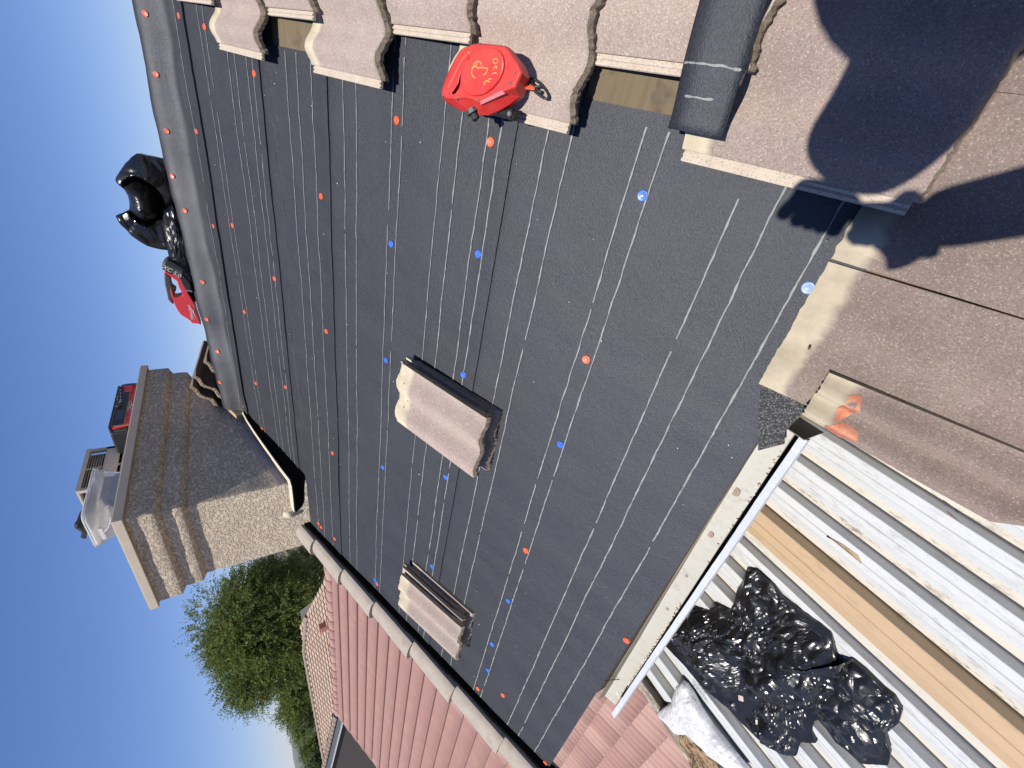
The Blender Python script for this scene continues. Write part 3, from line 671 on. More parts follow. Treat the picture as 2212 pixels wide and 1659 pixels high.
mb = MB(); mb.box(0, 0.002, 0, 0.3, 0, 0.002)
mb = MB()
for k in range(7):
    for sgn in (1, -1):
        y0 = vy0 + 0.20 + k * 0.022; p = Vector((vx1 - 0.03, y0, 1.925)); q = Vector((vx1 - 0.03, y0 + sgn * 0.03, 1.985)); mb.tube([p, q], 0.0022, 4)
mb.obj('spark_screen', M['steel'], ch, kind='stuff')
mb = MB(); mb.box(vx0 + 0.03, vx1 - 0.03, vy0 + 0.03, vy1 - 0.03, Cz + 0.012, 1.99); mb.obj('flue_shroud', M['rubber'], ch)
# flashing round the foot of the chimney: raised cream sheet, the shade beneath painted as near-black faces
fl = [(-2.190, 2.80, 0.012), (-2.198, 2.70, 0.030), (-2.206, 2.58, 0.046), (-2.216, 2.45, 0.060), (-2.226, 2.32, 0.073), (-2.240, 2.18, 0.085), (-2.256, 2.055, 0.092), (-2.30, 2.035, 0.094), (-2.42, 2.036, 0.093), (-2.54, 2.045, 0.090), (-2.60, 2.062, 0.078)]
rows = []; nF = len(fl)
def inner(k, p):
    if k < 7: return Vector((-2.300, p[1] + 0.02, p[2] + 0.012))
    return Vector((p[0], 2.095, p[2] + 0.010))
ro = []; ri = []; rs = []; rb = []
for k, p in enumerate(fl):
    wob = 0.004 * nz(k * 1.7, 2, 3)
    O = Vector((p[0] + wob, p[1], p[2])); dirn = Vector((1, 0, 0)) if k < 6 else Vector((0.7, -0.7, 0)) if k == 6 else Vector((0, -1, 0))
    ro.append(O); wdt = 0.016 + 0.016 * smooth(0, 6, k)
    ri.append(O - dirn * wdt + Vector((0, 0, 0.004))); rb.append(inner(k, p) - Vector((0, 0, 0.03))); rs.append(Vector((O.x, O.y, -0.02)))
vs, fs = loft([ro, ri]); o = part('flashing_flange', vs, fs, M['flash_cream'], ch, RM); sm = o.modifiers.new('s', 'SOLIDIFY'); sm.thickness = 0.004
vs, fs = loft([[p - Vector((0.001, -0.001, 0.005)) for p in ro], rs]); part('shade_skirt', vs, fs, M['shade_black'], ch, RM)
vs, fs = loft([[p - Vector((0, 0, 0.004)) for p in ri], rb]); part('shade_pan', vs, fs, M['shade_black'], ch, RM)
mb = MB()
pa = [(-2.303, 2.62, 0.10), (-2.303, 2.10, 0.145), (-2.303, 2.10, 0.085), (-2.303, 2.80, 0.02)]
mb.add([Vector(p) for p in ((-2.3015, 2.75, 0.085), (-2.3015, 2.10, 0.145), (-2.3015, 2.10, 0.085), (-2.3015, 2.78, 0.03))] + [Vector(p) for p in ((-2.299, 2.75, 0.085), (-2.299, 2.10, 0.145), (-2.299, 2.10, 0.085), (-2.299, 2.78, 0.03))], [(4, 7, 6, 5), (0, 1, 5, 4), (0, 1, 2, 3)])
mb.obj('side_flashing', M['side_tan'], ch, RM)
mb = MB(); mb.tube([W(-2.60, 2.06, 0.10), W(-2.58, 2.09, 0.12), W(-2.63, 2.12, 0.115)], [0.028, 0.032, 0.02], 10); mb.obj('mortar_lump', M['flash_cream'], ch, smoothed=True)

# ------------------------------------------------------------------ loose tiles in stacks
WAMP = 0.0115
TS = [tile_mesh('loose_tile', 40 + k, [M['tile'], M['butt'], M['underside'], M['underside']], L=0.43) for k in range(3)]
def loose(label, s, t, n, yaw, k, group, me=None, tilt=0.0, roll=0.0):
    mw = RM @ Matrix.Translation((s, t, n)) @ Matrix.Rotation(RAD(yaw), 4, 'Z') @ Matrix.Rotation(RAD(tilt), 4, 'X') @ Matrix.Rotation(RAD(roll), 4, 'Y')
    o = link('roof_tile', me or TS[k % 3], None, mw); tag(o, label, 'roof tile', group); return o
g1 = 'tiles in the stack in the middle of the black felt'
st = [('lowest tile of the stack in the middle of the felt, cracked across one corner', -1.205, 0.655, 0.002, 1.0), ('second tile from the bottom of the stack in the middle of the felt', -1.203, 0.694, 0.027, -0.5),
      ('third tile from the bottom of the stack in the middle of the felt', -1.208, 0.690, 0.050, 0.4), ('sandy tile on top of the middle stack, with a pale scratch and a dropped staple on it', -1.199, 0.662, 0.074, -0.4)]
for k, (lb, s, t, n, yaw) in enumerate(st): top1 = loose(lb, s, t, n + 0.001, yaw, k, g1)
def scr(pts, r, mat, par, name):
    mb = MB(); vs = []; 
    P = [Vector((x, y, 0.0212 + wave((x - 0.022) / (TW - 0.022)) + 0.0006)) for x, y in pts]
    mb.tube(P, r, 5); return mb.obj(name, mat, par)
scr([(0.098, 0.352), (0.112, 0.345), (0.125, 0.325), (0.150, 0.312), (0.165, 0.295)][::1], [0.0006, 0.0012, 0.0014, 0.0012, 0.0005], M['cream'], top1, 'scratch')
mb = MB(); mb.box(-0.006, 0.012, -0.003, 0.003, 0, 0.002, 0, Matrix.Translation((0.065, 0.125, 0.026)) @ Matrix.Rotation(0.5, 4, 'Z')); mb.obj('metal_clip', M['steel'], top1)
for x, y in ((0.235, 0.395), (0.115, 0.398), (0.150, 0.385)):
    mb = MB(); mb.cyl((x, y, 0.0205 + wave((x - 0.022) / (TW - 0.022))), (x, y, 0.0217 + wave((x - 0.022) / (TW - 0.022))), 0.004, 10); mb.obj('nail_hole', M['butt'], top1)
g2 = 'tiles in the stack beside the rake tiles'
st = [('lowest tile of the stack beside the rake tiles', -2.388, 0.548, 0.002, 3.0), ('second tile from the bottom of the stack beside the rake tiles', -2.408, 0.575, 0.026, 4.5),
      ('third tile from the bottom of the stack beside the rake tiles', -2.404, 0.565, 0.050, 3.5), ('sandy tile on top of the stack beside the rake tiles', -2.418, 0.545, 0.073, 4.2)]
for k, (lb, s, t, n, yaw) in enumerate(st): loose(lb, s, t, n + 0.001, yaw, k + 1, g2)
# three tiles left standing against the chimney past the ridge
g3 = 'tiles leaning past the ridge next to the chimney'
for k, (lb, X, Z) in enumerate([('leaning tile past the ridge nearest the chimney', -2.295, 1.195), ('middle one of the three tiles leaning past the ridge', -2.21, 1.165), ('leaning tile past the ridge farthest from the chimney', -2.10, 1.085)]):
    o = link('roof_tile', TS[k], None, Matrix.Translation((X, 2.76, Z)) @ Matrix.Rotation(RAD(-37), 4, 'Y') @ Matrix.Rotation(RAD(-12), 4, 'X'))
    tag(o, lb, 'roof tile', g3)

# ------------------------------------------------------------------ strip of felt lying over the tiles
rows = []
for k in range(41):
    s = 0.026 + k * 0.016; row = []
    for j in range(9):
        v = j / 8; t = 0.259 + 0.006 * smooth(0.05, 0.3, s) + v * (0.116 - 0.004 * smooth(0.2, 0.0, s)) + s * 0.03
        n = 0.086 + 0.010 * sin(v * pi) + 0.012 * smooth(0.0, 0.12, s - 0.03) + 0.003 * nz(s * 12, v * 2, 1) - 0.012 * smooth(0.75, 1.0, v) - 0.003 * smooth(0.25, 0, v)
        row.append(Vector((s, t, n)))
    rows.append(row)
vs, fs = loft(rows); fs = [tuple(reversed(f)) for f in fs]
strip = part('felt_strip', vs, fs, M['felt'], None, RM, smoothed=True); sm = strip.modifiers.new('s', 'SOLIDIFY'); sm.thickness = 0.005; sm.offset = -1
tag(strip, 'offcut of black felt laid over the roof tiles, with pale lines across it', 'felt offcut')
for sc, a, b in ((0.082, 0.30, 0.80), (0.132, 0.03, 0.98), (0.255, 0.02, 0.9)):
    lv = []; lf = []
    for j in range(41):
        v = a + (b - a) * j / 40; f = v * 8; j0 = min(7, int(f)); fr = f - j0
        def P(s):
            k = (s - 0.026) / 0.016; k0 = int(k); kr = k - k0
            return rows[k0][j0].lerp(rows[k0][j0 + 1], fr).lerp(rows[k0 + 1][j0].lerp(rows[k0 + 1][j0 + 1], fr), kr) + Vector((0, 0, 0.0008))
        wd = 0.0016 + 0.0014 * nz(v * 9, sc * 50, 1) + 0.001 * nz(v * 30, sc * 50, 1); wd = max(0.0002, wd) * (0.2 if v in (a, b) else 1); c = sc + 0.002 * nz(v * 5, sc, 4)
        lv += [P(c - wd), P(c + wd)]
        if j: lf.append((2 * j - 2, 2 * j - 1, 2 * j + 1, 2 * j))
    part('printed_line', lv, lf, M['line'], strip)

# ------------------------------------------------------------------ red self retracting fall arrester
dz = lambda x, y: (932.6 + x / 8.064, 82.3 + y / 8.064)
fa = thing('fall_arrester', 'red retractable fall arrester with yellow marker writing, lying on the sandy roof tile', 'fall arrester', RM)
ZB, ZM, ZT = 0.076, 0.112, 0.135
def D3(pts, n): return [at(*dz(x, y), n) for x, y in pts]
outl = [(640, 140), (740, 100), (830, 88), (900, 100), (1080, 115), (1270, 140), (1330, 200), (1420, 330), (1500, 440), (1565, 600), (1500, 740), (1440, 870), (1230, 950), (1040, 1060), (860, 1160), (700, 1080), (560, 1050), (380, 1075), (230, 1060), (165, 1000), (180, 900), (250, 700), (330, 520), (420, 350), (500, 220), (560, 170)]
midl = [(640, 140), (740, 98), (835, 84), (905, 96), (1090, 110), (1290, 135), (1370, 215), (1470, 350), (1570, 480), (1645, 680), (1600, 850), (1540, 1010), (1370, 1150), (1180, 1260), (970, 1350), (830, 1335), (690, 1305), (500, 1265), (300, 1160), (180, 1050), (165, 930), (240, 700), (320, 520), (410, 350), (495, 215), (560, 165)]
top = D3(outl, ZT); mid3 = D3(midl, 0.104); c = sum(top, Vector()) / len(top)
rows = [[Vector((c.x + (p.x - c.x) * 0.93, c.y + (p.y - c.y) * 0.93, ZB)) for p in mid3], [Vector((c.x + (p.x - c.x) * 0.985, c.y + (p.y - c.y) * 0.985, 0.086)) for p in mid3], mid3,
        [Vector((c.x + (p.x - c.x) * 1.0, c.y + (p.y - c.y) * 1.0, ZT - 0.004)) for p in top], [Vector((c.x + (p.x - c.x) * 0.965, c.y + (p.y - c.y) * 0.965, ZT)) for p in top]]
hole = D3([(470, 770), (500, 690), (520, 560), (600, 440), (560, 500), (500, 640), (440, 780), (350, 940), (360, 975), (400, 965), (450, 890), (480, 820)], ZT)
for r in rows: r.reverse() if False else None
bm = bmesh.new(); rv = [[bm.verts.new(p) for p in r] for r in rows]; m = len(top)
for a, b in zip(rv, rv[1:]):
    for i in range(m): bm.faces.new((a[i], b[i], b[(i + 1) % m], a[(i + 1) % m]))
bm.faces.new(rv[0]); bm.faces.new(list(reversed(rv[-1])))
bmesh.ops.recalc_face_normals(bm, faces=bm.faces)
me = bpy.data.meshes.new('housing'); bm.to_mesh(me); bm.free(); me.materials.append(M['red']); hs = link('housing', me, fa)
# handle opening cut right through
hb = D3([(385, 905), (345, 955), (352, 985), (410, 960), (475, 870), (492, 800), (520, 600), (640, 430), (700, 330), (640, 330), (600, 420), (520, 560), (480, 690), (455, 790)], ZT); hc = [Vector((p.x, p.y, 0)) for p in hb]
vs = [Vector((p.x, p.y, 0.0)) for p in hc] + [Vector((p.x, p.y, 0.2)) for p in hc]; k = len(hc)
bmc = bmesh.new(); V = [bmc.verts.new(p) for p in vs]
for i in range(k): bmc.faces.new((V[i], V[(i + 1) % k], V[k + (i + 1) % k], V[k + i]))
bmc.faces.new(list(reversed(V[:k]))); bmc.faces.new(V[k:]); bmesh.ops.recalc_face_normals(bmc, faces=bmc.faces)
mc = bpy.data.meshes.new('cutter'); bmc.to_mesh(mc); bmc.free(); cut = bpy.data.objects.new('cutter', mc); COL.objects.link(cut); cut.parent = fa
bo = hs.modifiers.new('b', 'BOOLEAN'); bo.object = cut; bo.operation = 'DIFFERENCE'; bo.solver = 'EXACT'
bpy.context.view_layer.update(); dg = bpy.context.evaluated_depsgraph_get(); nm = bpy.data.meshes.new_from_object(hs.evaluated_get(dg)); hs.modifiers.clear(); hs.data = nm; bpy.data.objects.remove(cut)
bv = hs.modifiers.new('v', 'BEVEL'); bv.width = 0.0018; bv.segments = 2; bv.limit_method = 'ANGLE'
# ribbed grip on the handle
hp = [(720, 235), (640, 290), (560, 390), (480, 530), (410, 670), (350, 800), (290, 920)]
P = []; Rr = []
for i in range(61):
    f = i / 60 * (len(hp) - 1); a = min(len(hp) - 2, int(f)); x = hp[a][0] + (hp[a + 1][0] - hp[a][0]) * (f - a); y = hp[a][1] + (hp[a + 1][1] - hp[a][1]) * (f - a)
    P.append(at(*dz(x, y), 0.126)); Rr.append(0.0118 + 0.0006 * cos(i * pi) - 0.004 * smooth(4, 0, i) - 0.004 * smooth(56, 60, i))
mb = MB(); mb.tube(P, Rr, 14); mb.obj('grip', M['red'], fa, smoothed=True)
# round cover
cc = D3([(870, 570)], 0.143)[0]
ring = D3([(870 + 375 * cos(a) - 60 * sin(a) * 0, 570 + 445 * sin(a)) for a in [2 * pi * k / 48 for k in range(48)]], 0.1415)
# slanted ellipse matched to the cover disc
ring = []
for k in range(48):
    a = 2 * pi * k / 48; u, v = cos(a), sin(a); x = 870 + 455 * u * 0.50 + 345 * v * 0.88; y = 580 - 455 * u * 0.90 + 345 * v * 0.38
    ring.append(at(*dz(x, y), 0.1415))
mb = MB(); mb.prism([(p.x, p.y) for p in ring], ZT - 0.003, 0.1415, ch=0.004); mb.obj('round_cover', M['red'], fa)
def cover_tube(name, pts, r, mat, n=0.1418, par=fa):
    mb = MB(); mb.tube([at(*dz(x, y), n) for x, y in pts], r, 6); o = mb.obj(name, mat, par, smoothed=True); return o
mk = link('marker_writing', None, fa); mk.empty_display_size = 0.02
def stroke(pts, r=0.0009): mb = MB(); mb.tube([at(*dz(x, y), 0.1417) for x, y in pts], r, 5); return mb
allm = MB()
for pts in ([(765, 692), (730, 680), (705, 640), (692, 590), (700, 550), (720, 500), (735, 455), (765, 420), (795, 405), (835, 412), (862, 435), (865, 490)], [(722, 515), (755, 490), (785, 500), (800, 530), (830, 515), (900, 512), (970, 530), (975, 560), (955, 600), (935, 625), (905, 640)], [(795, 405), (800, 440), (770, 470), (755, 500)],
            [(935, 805), (912, 795), (908, 772), (925, 755), (960, 765)], [(940, 735), (1020, 765), (985, 745), (985, 710), (1040, 715)], [(1050, 625), (1095, 605), (1135, 612)], [(1075, 550), (1075, 520), (1140, 505), (1085, 510), (1110, 475), (1140, 500), (1135, 540)],
            [(1110 + 42 * cos(a), 400 + 42 * sin(a)) for a in [k * 2 * pi / 14 for k in range(15)]]):
    b = stroke(pts, 0.0010 if pts[0][0] < 800 and pts[0][1] > 500 else 0.0008); allm.add(b.v, b.f)
bpy.data.objects.remove(mk); allm.obj('marker_writing', M['marker'], fa)
for x, y in ((1455, 600), (1370, 785), (820, 1080), (435, 1060), (835, 112), (185, 1005)):
    p = at(*dz(x, y), ZT); mb = MB(); mb.cyl((p.x, p.y, ZT - 0.001), (p.x, p.y, ZT + 0.0006), 0.0032, 12); mb.obj('screw_recess', M['seam'], fa)
mb = MB(); ps = D3([(850, 1100), (1220, 905), (1280, 965), (850, 1165)], ZT + 0.002); mb.prism([(p.x, p.y) for p in ps][::-1], ZT - 0.004, ZT + 0.0025, ch=0.001); mb.obj('raised_label_pad', simple('worn_pink_label', (0.72, 0.17, 0.18), 0.5, 0.15, 40), fa)
# swivel and cable outlet on the low side
p0 = at(*dz(715, 1215), 0.108); mb = MB()
dirv = (at(*dz(790, 1400), 0.105) - at(*dz(720, 1150), 0.105)).normalized()
mb.tube([p0 + Vector((0, 0, 0.002)) + dirv * 0.002, p0 + dirv * 0.012], 0.019, 20); mb.obj('swivel_ring', M['grey_plastic'], fa)
mb = MB(); mb.tube([p0 + dirv * 0.010, p0 + dirv * 0.030 + Vector((0, 0, 0.004))], [0.012, 0.007], 10); mb.box(-0.004, 0.004, -0.012, 0.012, -0.002, 0.006, 0, Matrix.Translation(p0 + dirv * 0.02)); mb.obj('swivel_eye', M['rubber'], fa)
q = [at(*dz(x, y), n) for x, y, n in ((1180, 1275, 0.082), (1300, 1310, 0.084), (1400, 1330, 0.086), (1470, 1370, 0.088))]
mb = MB(); mb.tube(q, [0.008, 0.011, 0.014, 0.010], 10); c2 = at(*dz(1370, 1320), 0.10); mb.cyl(c2, c2 + Vector((0, 0, 0.004)), 0.008, 14); mb.obj('hook_swivel', M['rubber'], fa, smoothed=False)
mb = MB(); mb.cyl(c2 + Vector((0, 0, 0.004)), c2 + Vector((0, 0, 0.006)), 0.0045, 12); mb.obj('pin', M['steel'], fa)
rc = [at(*dz(1860 + 195 * cos(a) * 0.86 + 60 * sin(a), 875 + 150 * sin(a) + 110 * cos(a) * 0.9), 0.086 + 0.006 * sin(a)) for a in [2 * pi * k / 28 for k in range(28)]]
mb = MB(); mb.tube(rc, 0.0030, 8, closed=True); mb.tube([rc[12], at(*dz(1800, 840), 0.088), rc[25]], 0.0028, 6); mb.tube([rc[16], at(*dz(1860, 930), 0.088), at(*dz(1925, 945), 0.088)], 0.0035, 6); mb.obj('pull_ring', M['rubber'], fa, smoothed=True)
mb = MB(); mb.tube([at(*dz(1565, 815), 0.108), at(*dz(1640, 870), 0.096), at(*dz(1720, 860), 0.094), at(*dz(1800, 890), 0.093)], [0.0022, 0.003, 0.006, 0.003], 6); mb.obj('orange_cord', M['orange_strap'], fa)

# ------------------------------------------------------------------ crumpled plastic
def folds(p, seed, n=9, freq=4.0, amp=1.0):
    crisp = n == 10
    """creased film: facets of warped cell distances at three sizes"""
    h = 0.0
    for k, (f, a) in enumerate(((0.42, 1.5), (0.95, 1.0), (2.3, 0.45))):
        q = p * freq * f + Vector((seed * 3.7 + k * 11, seed * 1.3, k * 5.0))
        q = q + noise.noise_vector(q * 0.55) * 0.9
        q.x *= 1.0; q.y *= 0.62 + 0.25 * k
        d = noise.voronoi(q, distance_metric='MANHATTAN' if (k or crisp) else 'DISTANCE', exponent=2.5)[0]
        h += a * ((d[1] - d[0]) * 0.9 - 0.35 if k != 1 else 0.55 - d[0])
    return h * amp * 1.35
def lump(name, outline, ex, ey, ez, org, hgt, mat, seed, amp, freq, both=False, nr=34, na=220, base=0.004, center=None, dome=2.2, ncr=9, parent=None, hmap=None, floor=None):
    """crumpled film over a rounded heap. outline in the plane (ex,ey); ez is the way it bulges"""
    c = Vector(center) if center else sum((Vector(p) for p in outline), Vector((0, 0))) / len(outline)
    per = [Vector(p) for p in outline]; n = len(per); L = [(per[(i + 1) % n] - per[i]).length for i in range(n)]; T = sum(L); B = []
    for k in range(na):
        d = T * k / na; i = 0
        while d > L[i]: d -= L[i]; i += 1
        B.append(per[i].lerp(per[(i + 1) % n], d / L[i]))
    def build(sgn):
        rows = []
        for r in range(nr + 1):
            f = (r / nr) ** 0.8; row = []
            for k in range(na):
                p2 = c.lerp(B[k], f); P = Vector((p2.x, p2.y, sgn * 0.3))
                edge = 1 - f ** dome; hh = hgt * max(0, edge) ** 0.55
                if hmap: hh *= hmap(p2.x, p2.y)
                fo = folds(P, seed, ncr, amp=amp, freq=freq) * (0.25 + 0.75 * min(1, edge * 3))
                fo2 = 0
                h = base + hh + (fo + fo2 if r < nr else fo * 0.2)
                if floor is not None: h = max(h, floor)
                dx = 0.35 * folds(P + Vector((9, 1, 2)), seed + 8, 5, freq, amp) * min(1, f * 2)
                row.append(org + ex * (p2.x + dx * 0.7) + ey * (p2.y + dx * 0.5) + ez * (sgn * h))
            rows.append(row)
        return rows
    rows = build(1)
    if both:
        bk = build(-1); rows = rows + list(reversed(bk))[1:]
        rows[nr] = [(a + b) / 2 for a, b in zip(rows[nr], rows[nr + 1])]
    else:
        rows.append([org + ex * p.x + ey * p.y + ez * (-0.004) for p in B])
    vs, fs = loft(rows, True); o = part(name, vs, fs, mat, parent); return o
def up2(pts, f): return [Vector(f(*p)) for p in pts]

# bag standing on the ridge
bz = lambda x, y: ((400 + x / 4.809) / 1.8228, (580 + y / 4.809) / 1.8228)
P0 = W(0, 3.05, 0.02); 
def bag_uv(x, y): p = hit(*bz(x, y), P0, Vector((0, 1, 0))); return (p.x, p.z)
ol = [bag_uv(*p) for p in [(1270, 250), (1130, 225), (980, 185), (800, 150), (690, 120), (620, 120), (520, 190), (400, 300), (330, 390), (250, 500), (190, 600), (210, 660), (290, 740), (400, 850), (450, 940), (470, 1040), (475, 1180), (450, 1330), (330, 1335), (190, 1338), (240, 1420), (300, 1500), (400, 1590), (480, 1690), (620, 1790), (800, 1900), (1100, 2000), (1500, 2040), (1650, 2000), (1640, 1500), (1500, 900), (1380, 500)]]
rb_ = lump('ridge_bag', ol, Vector((1, 0, 0)), Vector((0, 0, 1)), Vector((0, -1, 0)), Vector((0, P0.y + 0.06, 0)), 0.10, M['bag'], 5, 0.036, 2.9, both=True, nr=40, na=260, ncr=10, hmap=lambda x, y: 1.0 - 2.3 * max(0, 1 - ((x + 0.82) ** 2 / 0.020 + (y - 1.40) ** 2 / 0.010)), center=bag_uv(950, 1050))
tag(rb_, 'crumpled black plastic bag standing open on the ridge against the sky', 'plastic bag')
ol = [(-0.80, 0), (-0.84, 0.05), (-0.98, 0.07), (-1.12, 0.075), (-1.22, 0.05), (-1.36, 0.02), (-1.46, 0.0), (-1.40, -0.05), (-1.0, -0.06)]
o = lump('flat_bag', ol, Vector((1, 0, 0)), Vector((0, 0, 1)), Vector((0, -1, 0)), W(0, 3.08, 0.075) + Vector((0, 0, 0.01)), 0.07, M['bag'], 9, 0.014, 9.0, both=True, nr=12, na=110)
tag(o, 'low fold of black plastic trailing along the ridge under the cordless tool', 'plastic bag')

# ------------------------------------------------------------------ red cordless tool on the ridge
tz_ = lambda x, y: ((600 + x / 5.53) / 1.8228, (1000 + y / 5.53) / 1.8228)
TP = W(0, 3.02, 0.03)
def tuv(x, y): p = hit(*tz_(x, y), TP, Vector((0, 1, 0))); return Vector((p.x, 0, p.z))
tl = thing('cordless_tool', 'red cordless power tool with black grip and battery lying on the ridge', 'power tool', Matrix.Translation((0, TP.y, 0)))
def sideprism(name, pts, y0, y1, mat, bev=0.004, par=tl, holes=None):
    P = [tuv(*p) for p in pts]; mb = MB(); n = len(P)
    vs = [Vector((p.x, y0, p.z)) for p in P] + [Vector((p.x, y1, p.z)) for p in P]
    fs = [tuple(range(n)), tuple(reversed(range(n, 2 * n)))] + [(i, n + i, n + (i + 1) % n, (i + 1) % n) for i in range(n)]
    bm = bmesh.new(); V = [bm.verts.new(v) for v in vs]
    for f in fs: bm.faces.new([V[i] for i in f])
    bmesh.ops.recalc_face_normals(bm, faces=bm.faces); bmesh.ops.triangulate(bm, faces=[f for f in bm.faces if len(f.verts) > 4])
    me = bpy.data.meshes.new(name); bm.to_mesh(me); bm.free(); me.materials.append(mat); o = link(name, me, par)
    b = o.modifiers.new('b', 'BEVEL'); b.width = bev; b.segments = 3; b.limit_method = 'ANGLE'; b.angle_limit = RAD(40); return o
sideprism('tool_body', [(270, 360), (430, 470), (540, 545), (590, 700), (640, 780), (665, 850), (660, 870), (540, 900), (480, 890), (430, 740), (410, 715), (395, 740), (430, 890), (470, 1000), (500, 1080), (560, 1190), (620, 1270), (820, 1400), (870, 1460), (1000, 1470), (1060, 1500), (960, 1200), (930, 1060), (820, 880), (740, 740), (690, 640), (620, 500), (570, 450), (400, 380), (290, 330)], -0.035, 0.035, M['red_tool'])
sideprism('tool_grip', [(265, 370), (400, 470), (415, 600), (440, 680), (530, 740), (480, 830), (490, 880), (440, 890), (470, 1070), (400, 1020), (350, 960), (320, 820), (280, 640), (262, 480)], -0.028, 0.028, M['grey_plastic'], 0.008)
sideprism('tool_battery', [(215, 230), (270, 130), (340, 90), (480, 140), (640, 240), (690, 280), (670, 380), (600, 450), (500, 400), (380, 340), (215, 290)], -0.040, 0.040, M['grey_plastic'], 0.006)
sideprism('battery_top', [(280, 130), (345, 92), (480, 142), (640, 242), (688, 282), (655, 340), (480, 260), (290, 170)], -0.0415, 0.043, M['rubber'], 0.004)
sideprism('tool_shoe', [(690, 420), (830, 590), (860, 760), (740, 730), (640, 560), (600, 440)], -0.045, 0.045, M['rubber'], 0.004)
sideprism('blade_guard', [(730, 720), (860, 730), (870, 765), (735, 745)], -0.048, 0.03, M['steel'], 0.001)
def text_obj(name, body, size, mat, mw, parent=None, ext=0.0004, shear=0.0, xs=1.0):
    cu = bpy.data.curves.new(name, 'FONT'); cu.body = body; cu.size = size; cu.extrude = ext; cu.shear = shear; cu.align_x = 'CENTER'; cu.align_y = 'CENTER'
    tmp = bpy.data.objects.new('tmp', cu); COL.objects.link(tmp); bpy.context.view_layer.update()
    me = bpy.data.meshes.new_from_object(tmp.evaluated_get(bpy.context.evaluated_depsgraph_get())); bpy.data.objects.remove(tmp)
    for v in me.vertices: v.co.x *= xs
    me.materials.clear(); me.materials.append(mat); return link(name, me, parent, mw)
a_, b_ = tuv(780, 1080), tuv(890, 1345); ang = math.atan2(b_.z - a_.z, b_.x - a_.x)
def facing(center, xdir, nrm):
    xdir = Vector(xdir).normalized(); nrm = Vector(nrm).normalized(); yd = nrm.cross(xdir).normalized()
    m = Matrix((xdir, yd, nrm)).transposed().to_4x4(); m.translation = center; return m
mid_ = (tuv(800, 1100) + tuv(880, 1340)) / 2; xd = (tuv(790, 1080) - tuv(870, 1345)); xd = xd.normalized()
text_obj('white_lettering', 'Milwaukee', 0.024, M['white_print'], facing(Vector((mid_.x, -0.0365, mid_.z)), Vector((xd.x, 0, xd.z)), (0, -1, 0)), tl, shear=0.3)
mb = MB(); B_ = [tuv(*p) for p in [(775, 1060), (865, 1150), (900, 1190), (890, 1210), (970, 1360), (880, 1230), (895, 1200)]]; B_ = [Vector((p.x, -0.0362, p.z)) for p in B_]; mb.tube([B_[0], B_[1], B_[2], B_[3], B_[4]], [0.0006, 0.0025, 0.003, 0.003, 0.0006], 5); mb.obj('white_bolt', M['white_print'], tl)
mid_ = (tuv(300, 260) + tuv(570, 400)) / 2; xd = (tuv(560, 400) - tuv(320, 260)).normalized()
text_obj('battery_lettering', 'XC 5.0', 0.034, M['white_print'], facing(Vector((mid_.x, -0.0415, mid_.z)), Vector((-abs(xd.x), 0, -xd.z if xd.x > 0 else xd.z)), (0, -1, 0)), tl)

# ------------------------------------------------------------------ radio on the chimney
rz = lambda x, y: (153.6 + x / 8.064, 779 + y / 8.064)
RXp = -2.250
def ruv(x, y): p = onx(*rz(x, y), RXp); return Vector((0, p.y, p.z))
zc = 1.741
yA = ruv(740, 460).y; yB = ruv(765, 1150).y; zT = ruv(740, 800).z
rd = thing('jobsite_radio', 'red and black jobsite radio standing on the chimney cap', 'radio', Matrix.Translation((RXp, 0, 0)))
D_ = 0.22
mb = MB(); mb.box(-D_, -0.006, yB, yA, zc + 0.002, zT - 0.004, bev=0.004); mb.obj('radio_body', M['red_tool'], rd)
mb = MB(); mb.box(-D_, 0.004, yB - 0.004, yA + 0.004, zT - 0.008, zT + 0.002, bev=0.002); mb.obj('top_frame', M['rubber'], rd)
fz = zT - 0.020; fz2 = zT - 0.075
mb = MB(); mb.box(-0.006, 0.002, yB + 0.012, yA - 0.012, fz2, zT - 0.012); mb.obj('control_panel', M['rubber'], rd)
mb = MB(); tanb = [(yB + 0.006, yA - 0.006, zT - 0.012, zT - 0.009), (yB + 0.006, yA - 0.006, fz2 - 0.004, fz2)]
for a, b, c_, d in tanb: mb.box(-0.006, 0.003, a, b, c_, d)
mb.box(-0.006, 0.003, yB + 0.004, yB + 0.011, zc + 0.01, zT - 0.009); mb.box(-0.006, 0.003, yA - 0.011, yA - 0.004, zc + 0.01, zT - 0.009); mb.obj('tan_bezel', simple('copper_bezel', (0.38, 0.17, 0.10), 0.5, 0.1, 10), rd)
for y0, y1 in ((yA + 0.004, yA + 0.055), (yB - 0.055, yB - 0.004)):
    mb = MB(); mb.box(-D_ + 0.01, -0.012, y0 + 0.004, y1 - 0.004, zc + 0.001, zT - 0.006, bev=0.012); mb.obj('end_bumper', M['rubber'], rd)
    mb = MB(); mb.box(-D_ + 0.05, -0.006, y0 + 0.012, y1 - 0.014, zc + 0.02, zT - 0.03, bev=0.004); mb.obj('bumper_pad', M['grey_plastic'], rd)
ym = (yA + yB) / 2; kx = ruv(825, 795); mb = MB(); mb.cyl((0.002, kx.y, kx.z), (0.016, kx.y, kx.z), 0.017, 20); mb.obj('dial', M['grey_plastic'], rd)
kx = ruv(860, 728); mb = MB(); mb.cyl((0.002, kx.y, kx.z), (0.010, kx.y, kx.z), 0.009, 16); mb.obj('small_dial', M['steel'], rd)
for j, (x, y) in enumerate([(805, 540), (805, 590), (805, 635), (805, 685), (860, 520), (862, 575), (862, 628), (862, 680)]):
    q = ruv(x, y); mb = MB(); mb.box(0.0022, 0.0034, q.y - 0.008, q.y + 0.008, q.z - 0.0022, q.z + 0.0022); mb.obj('button', M['white_print'], rd)
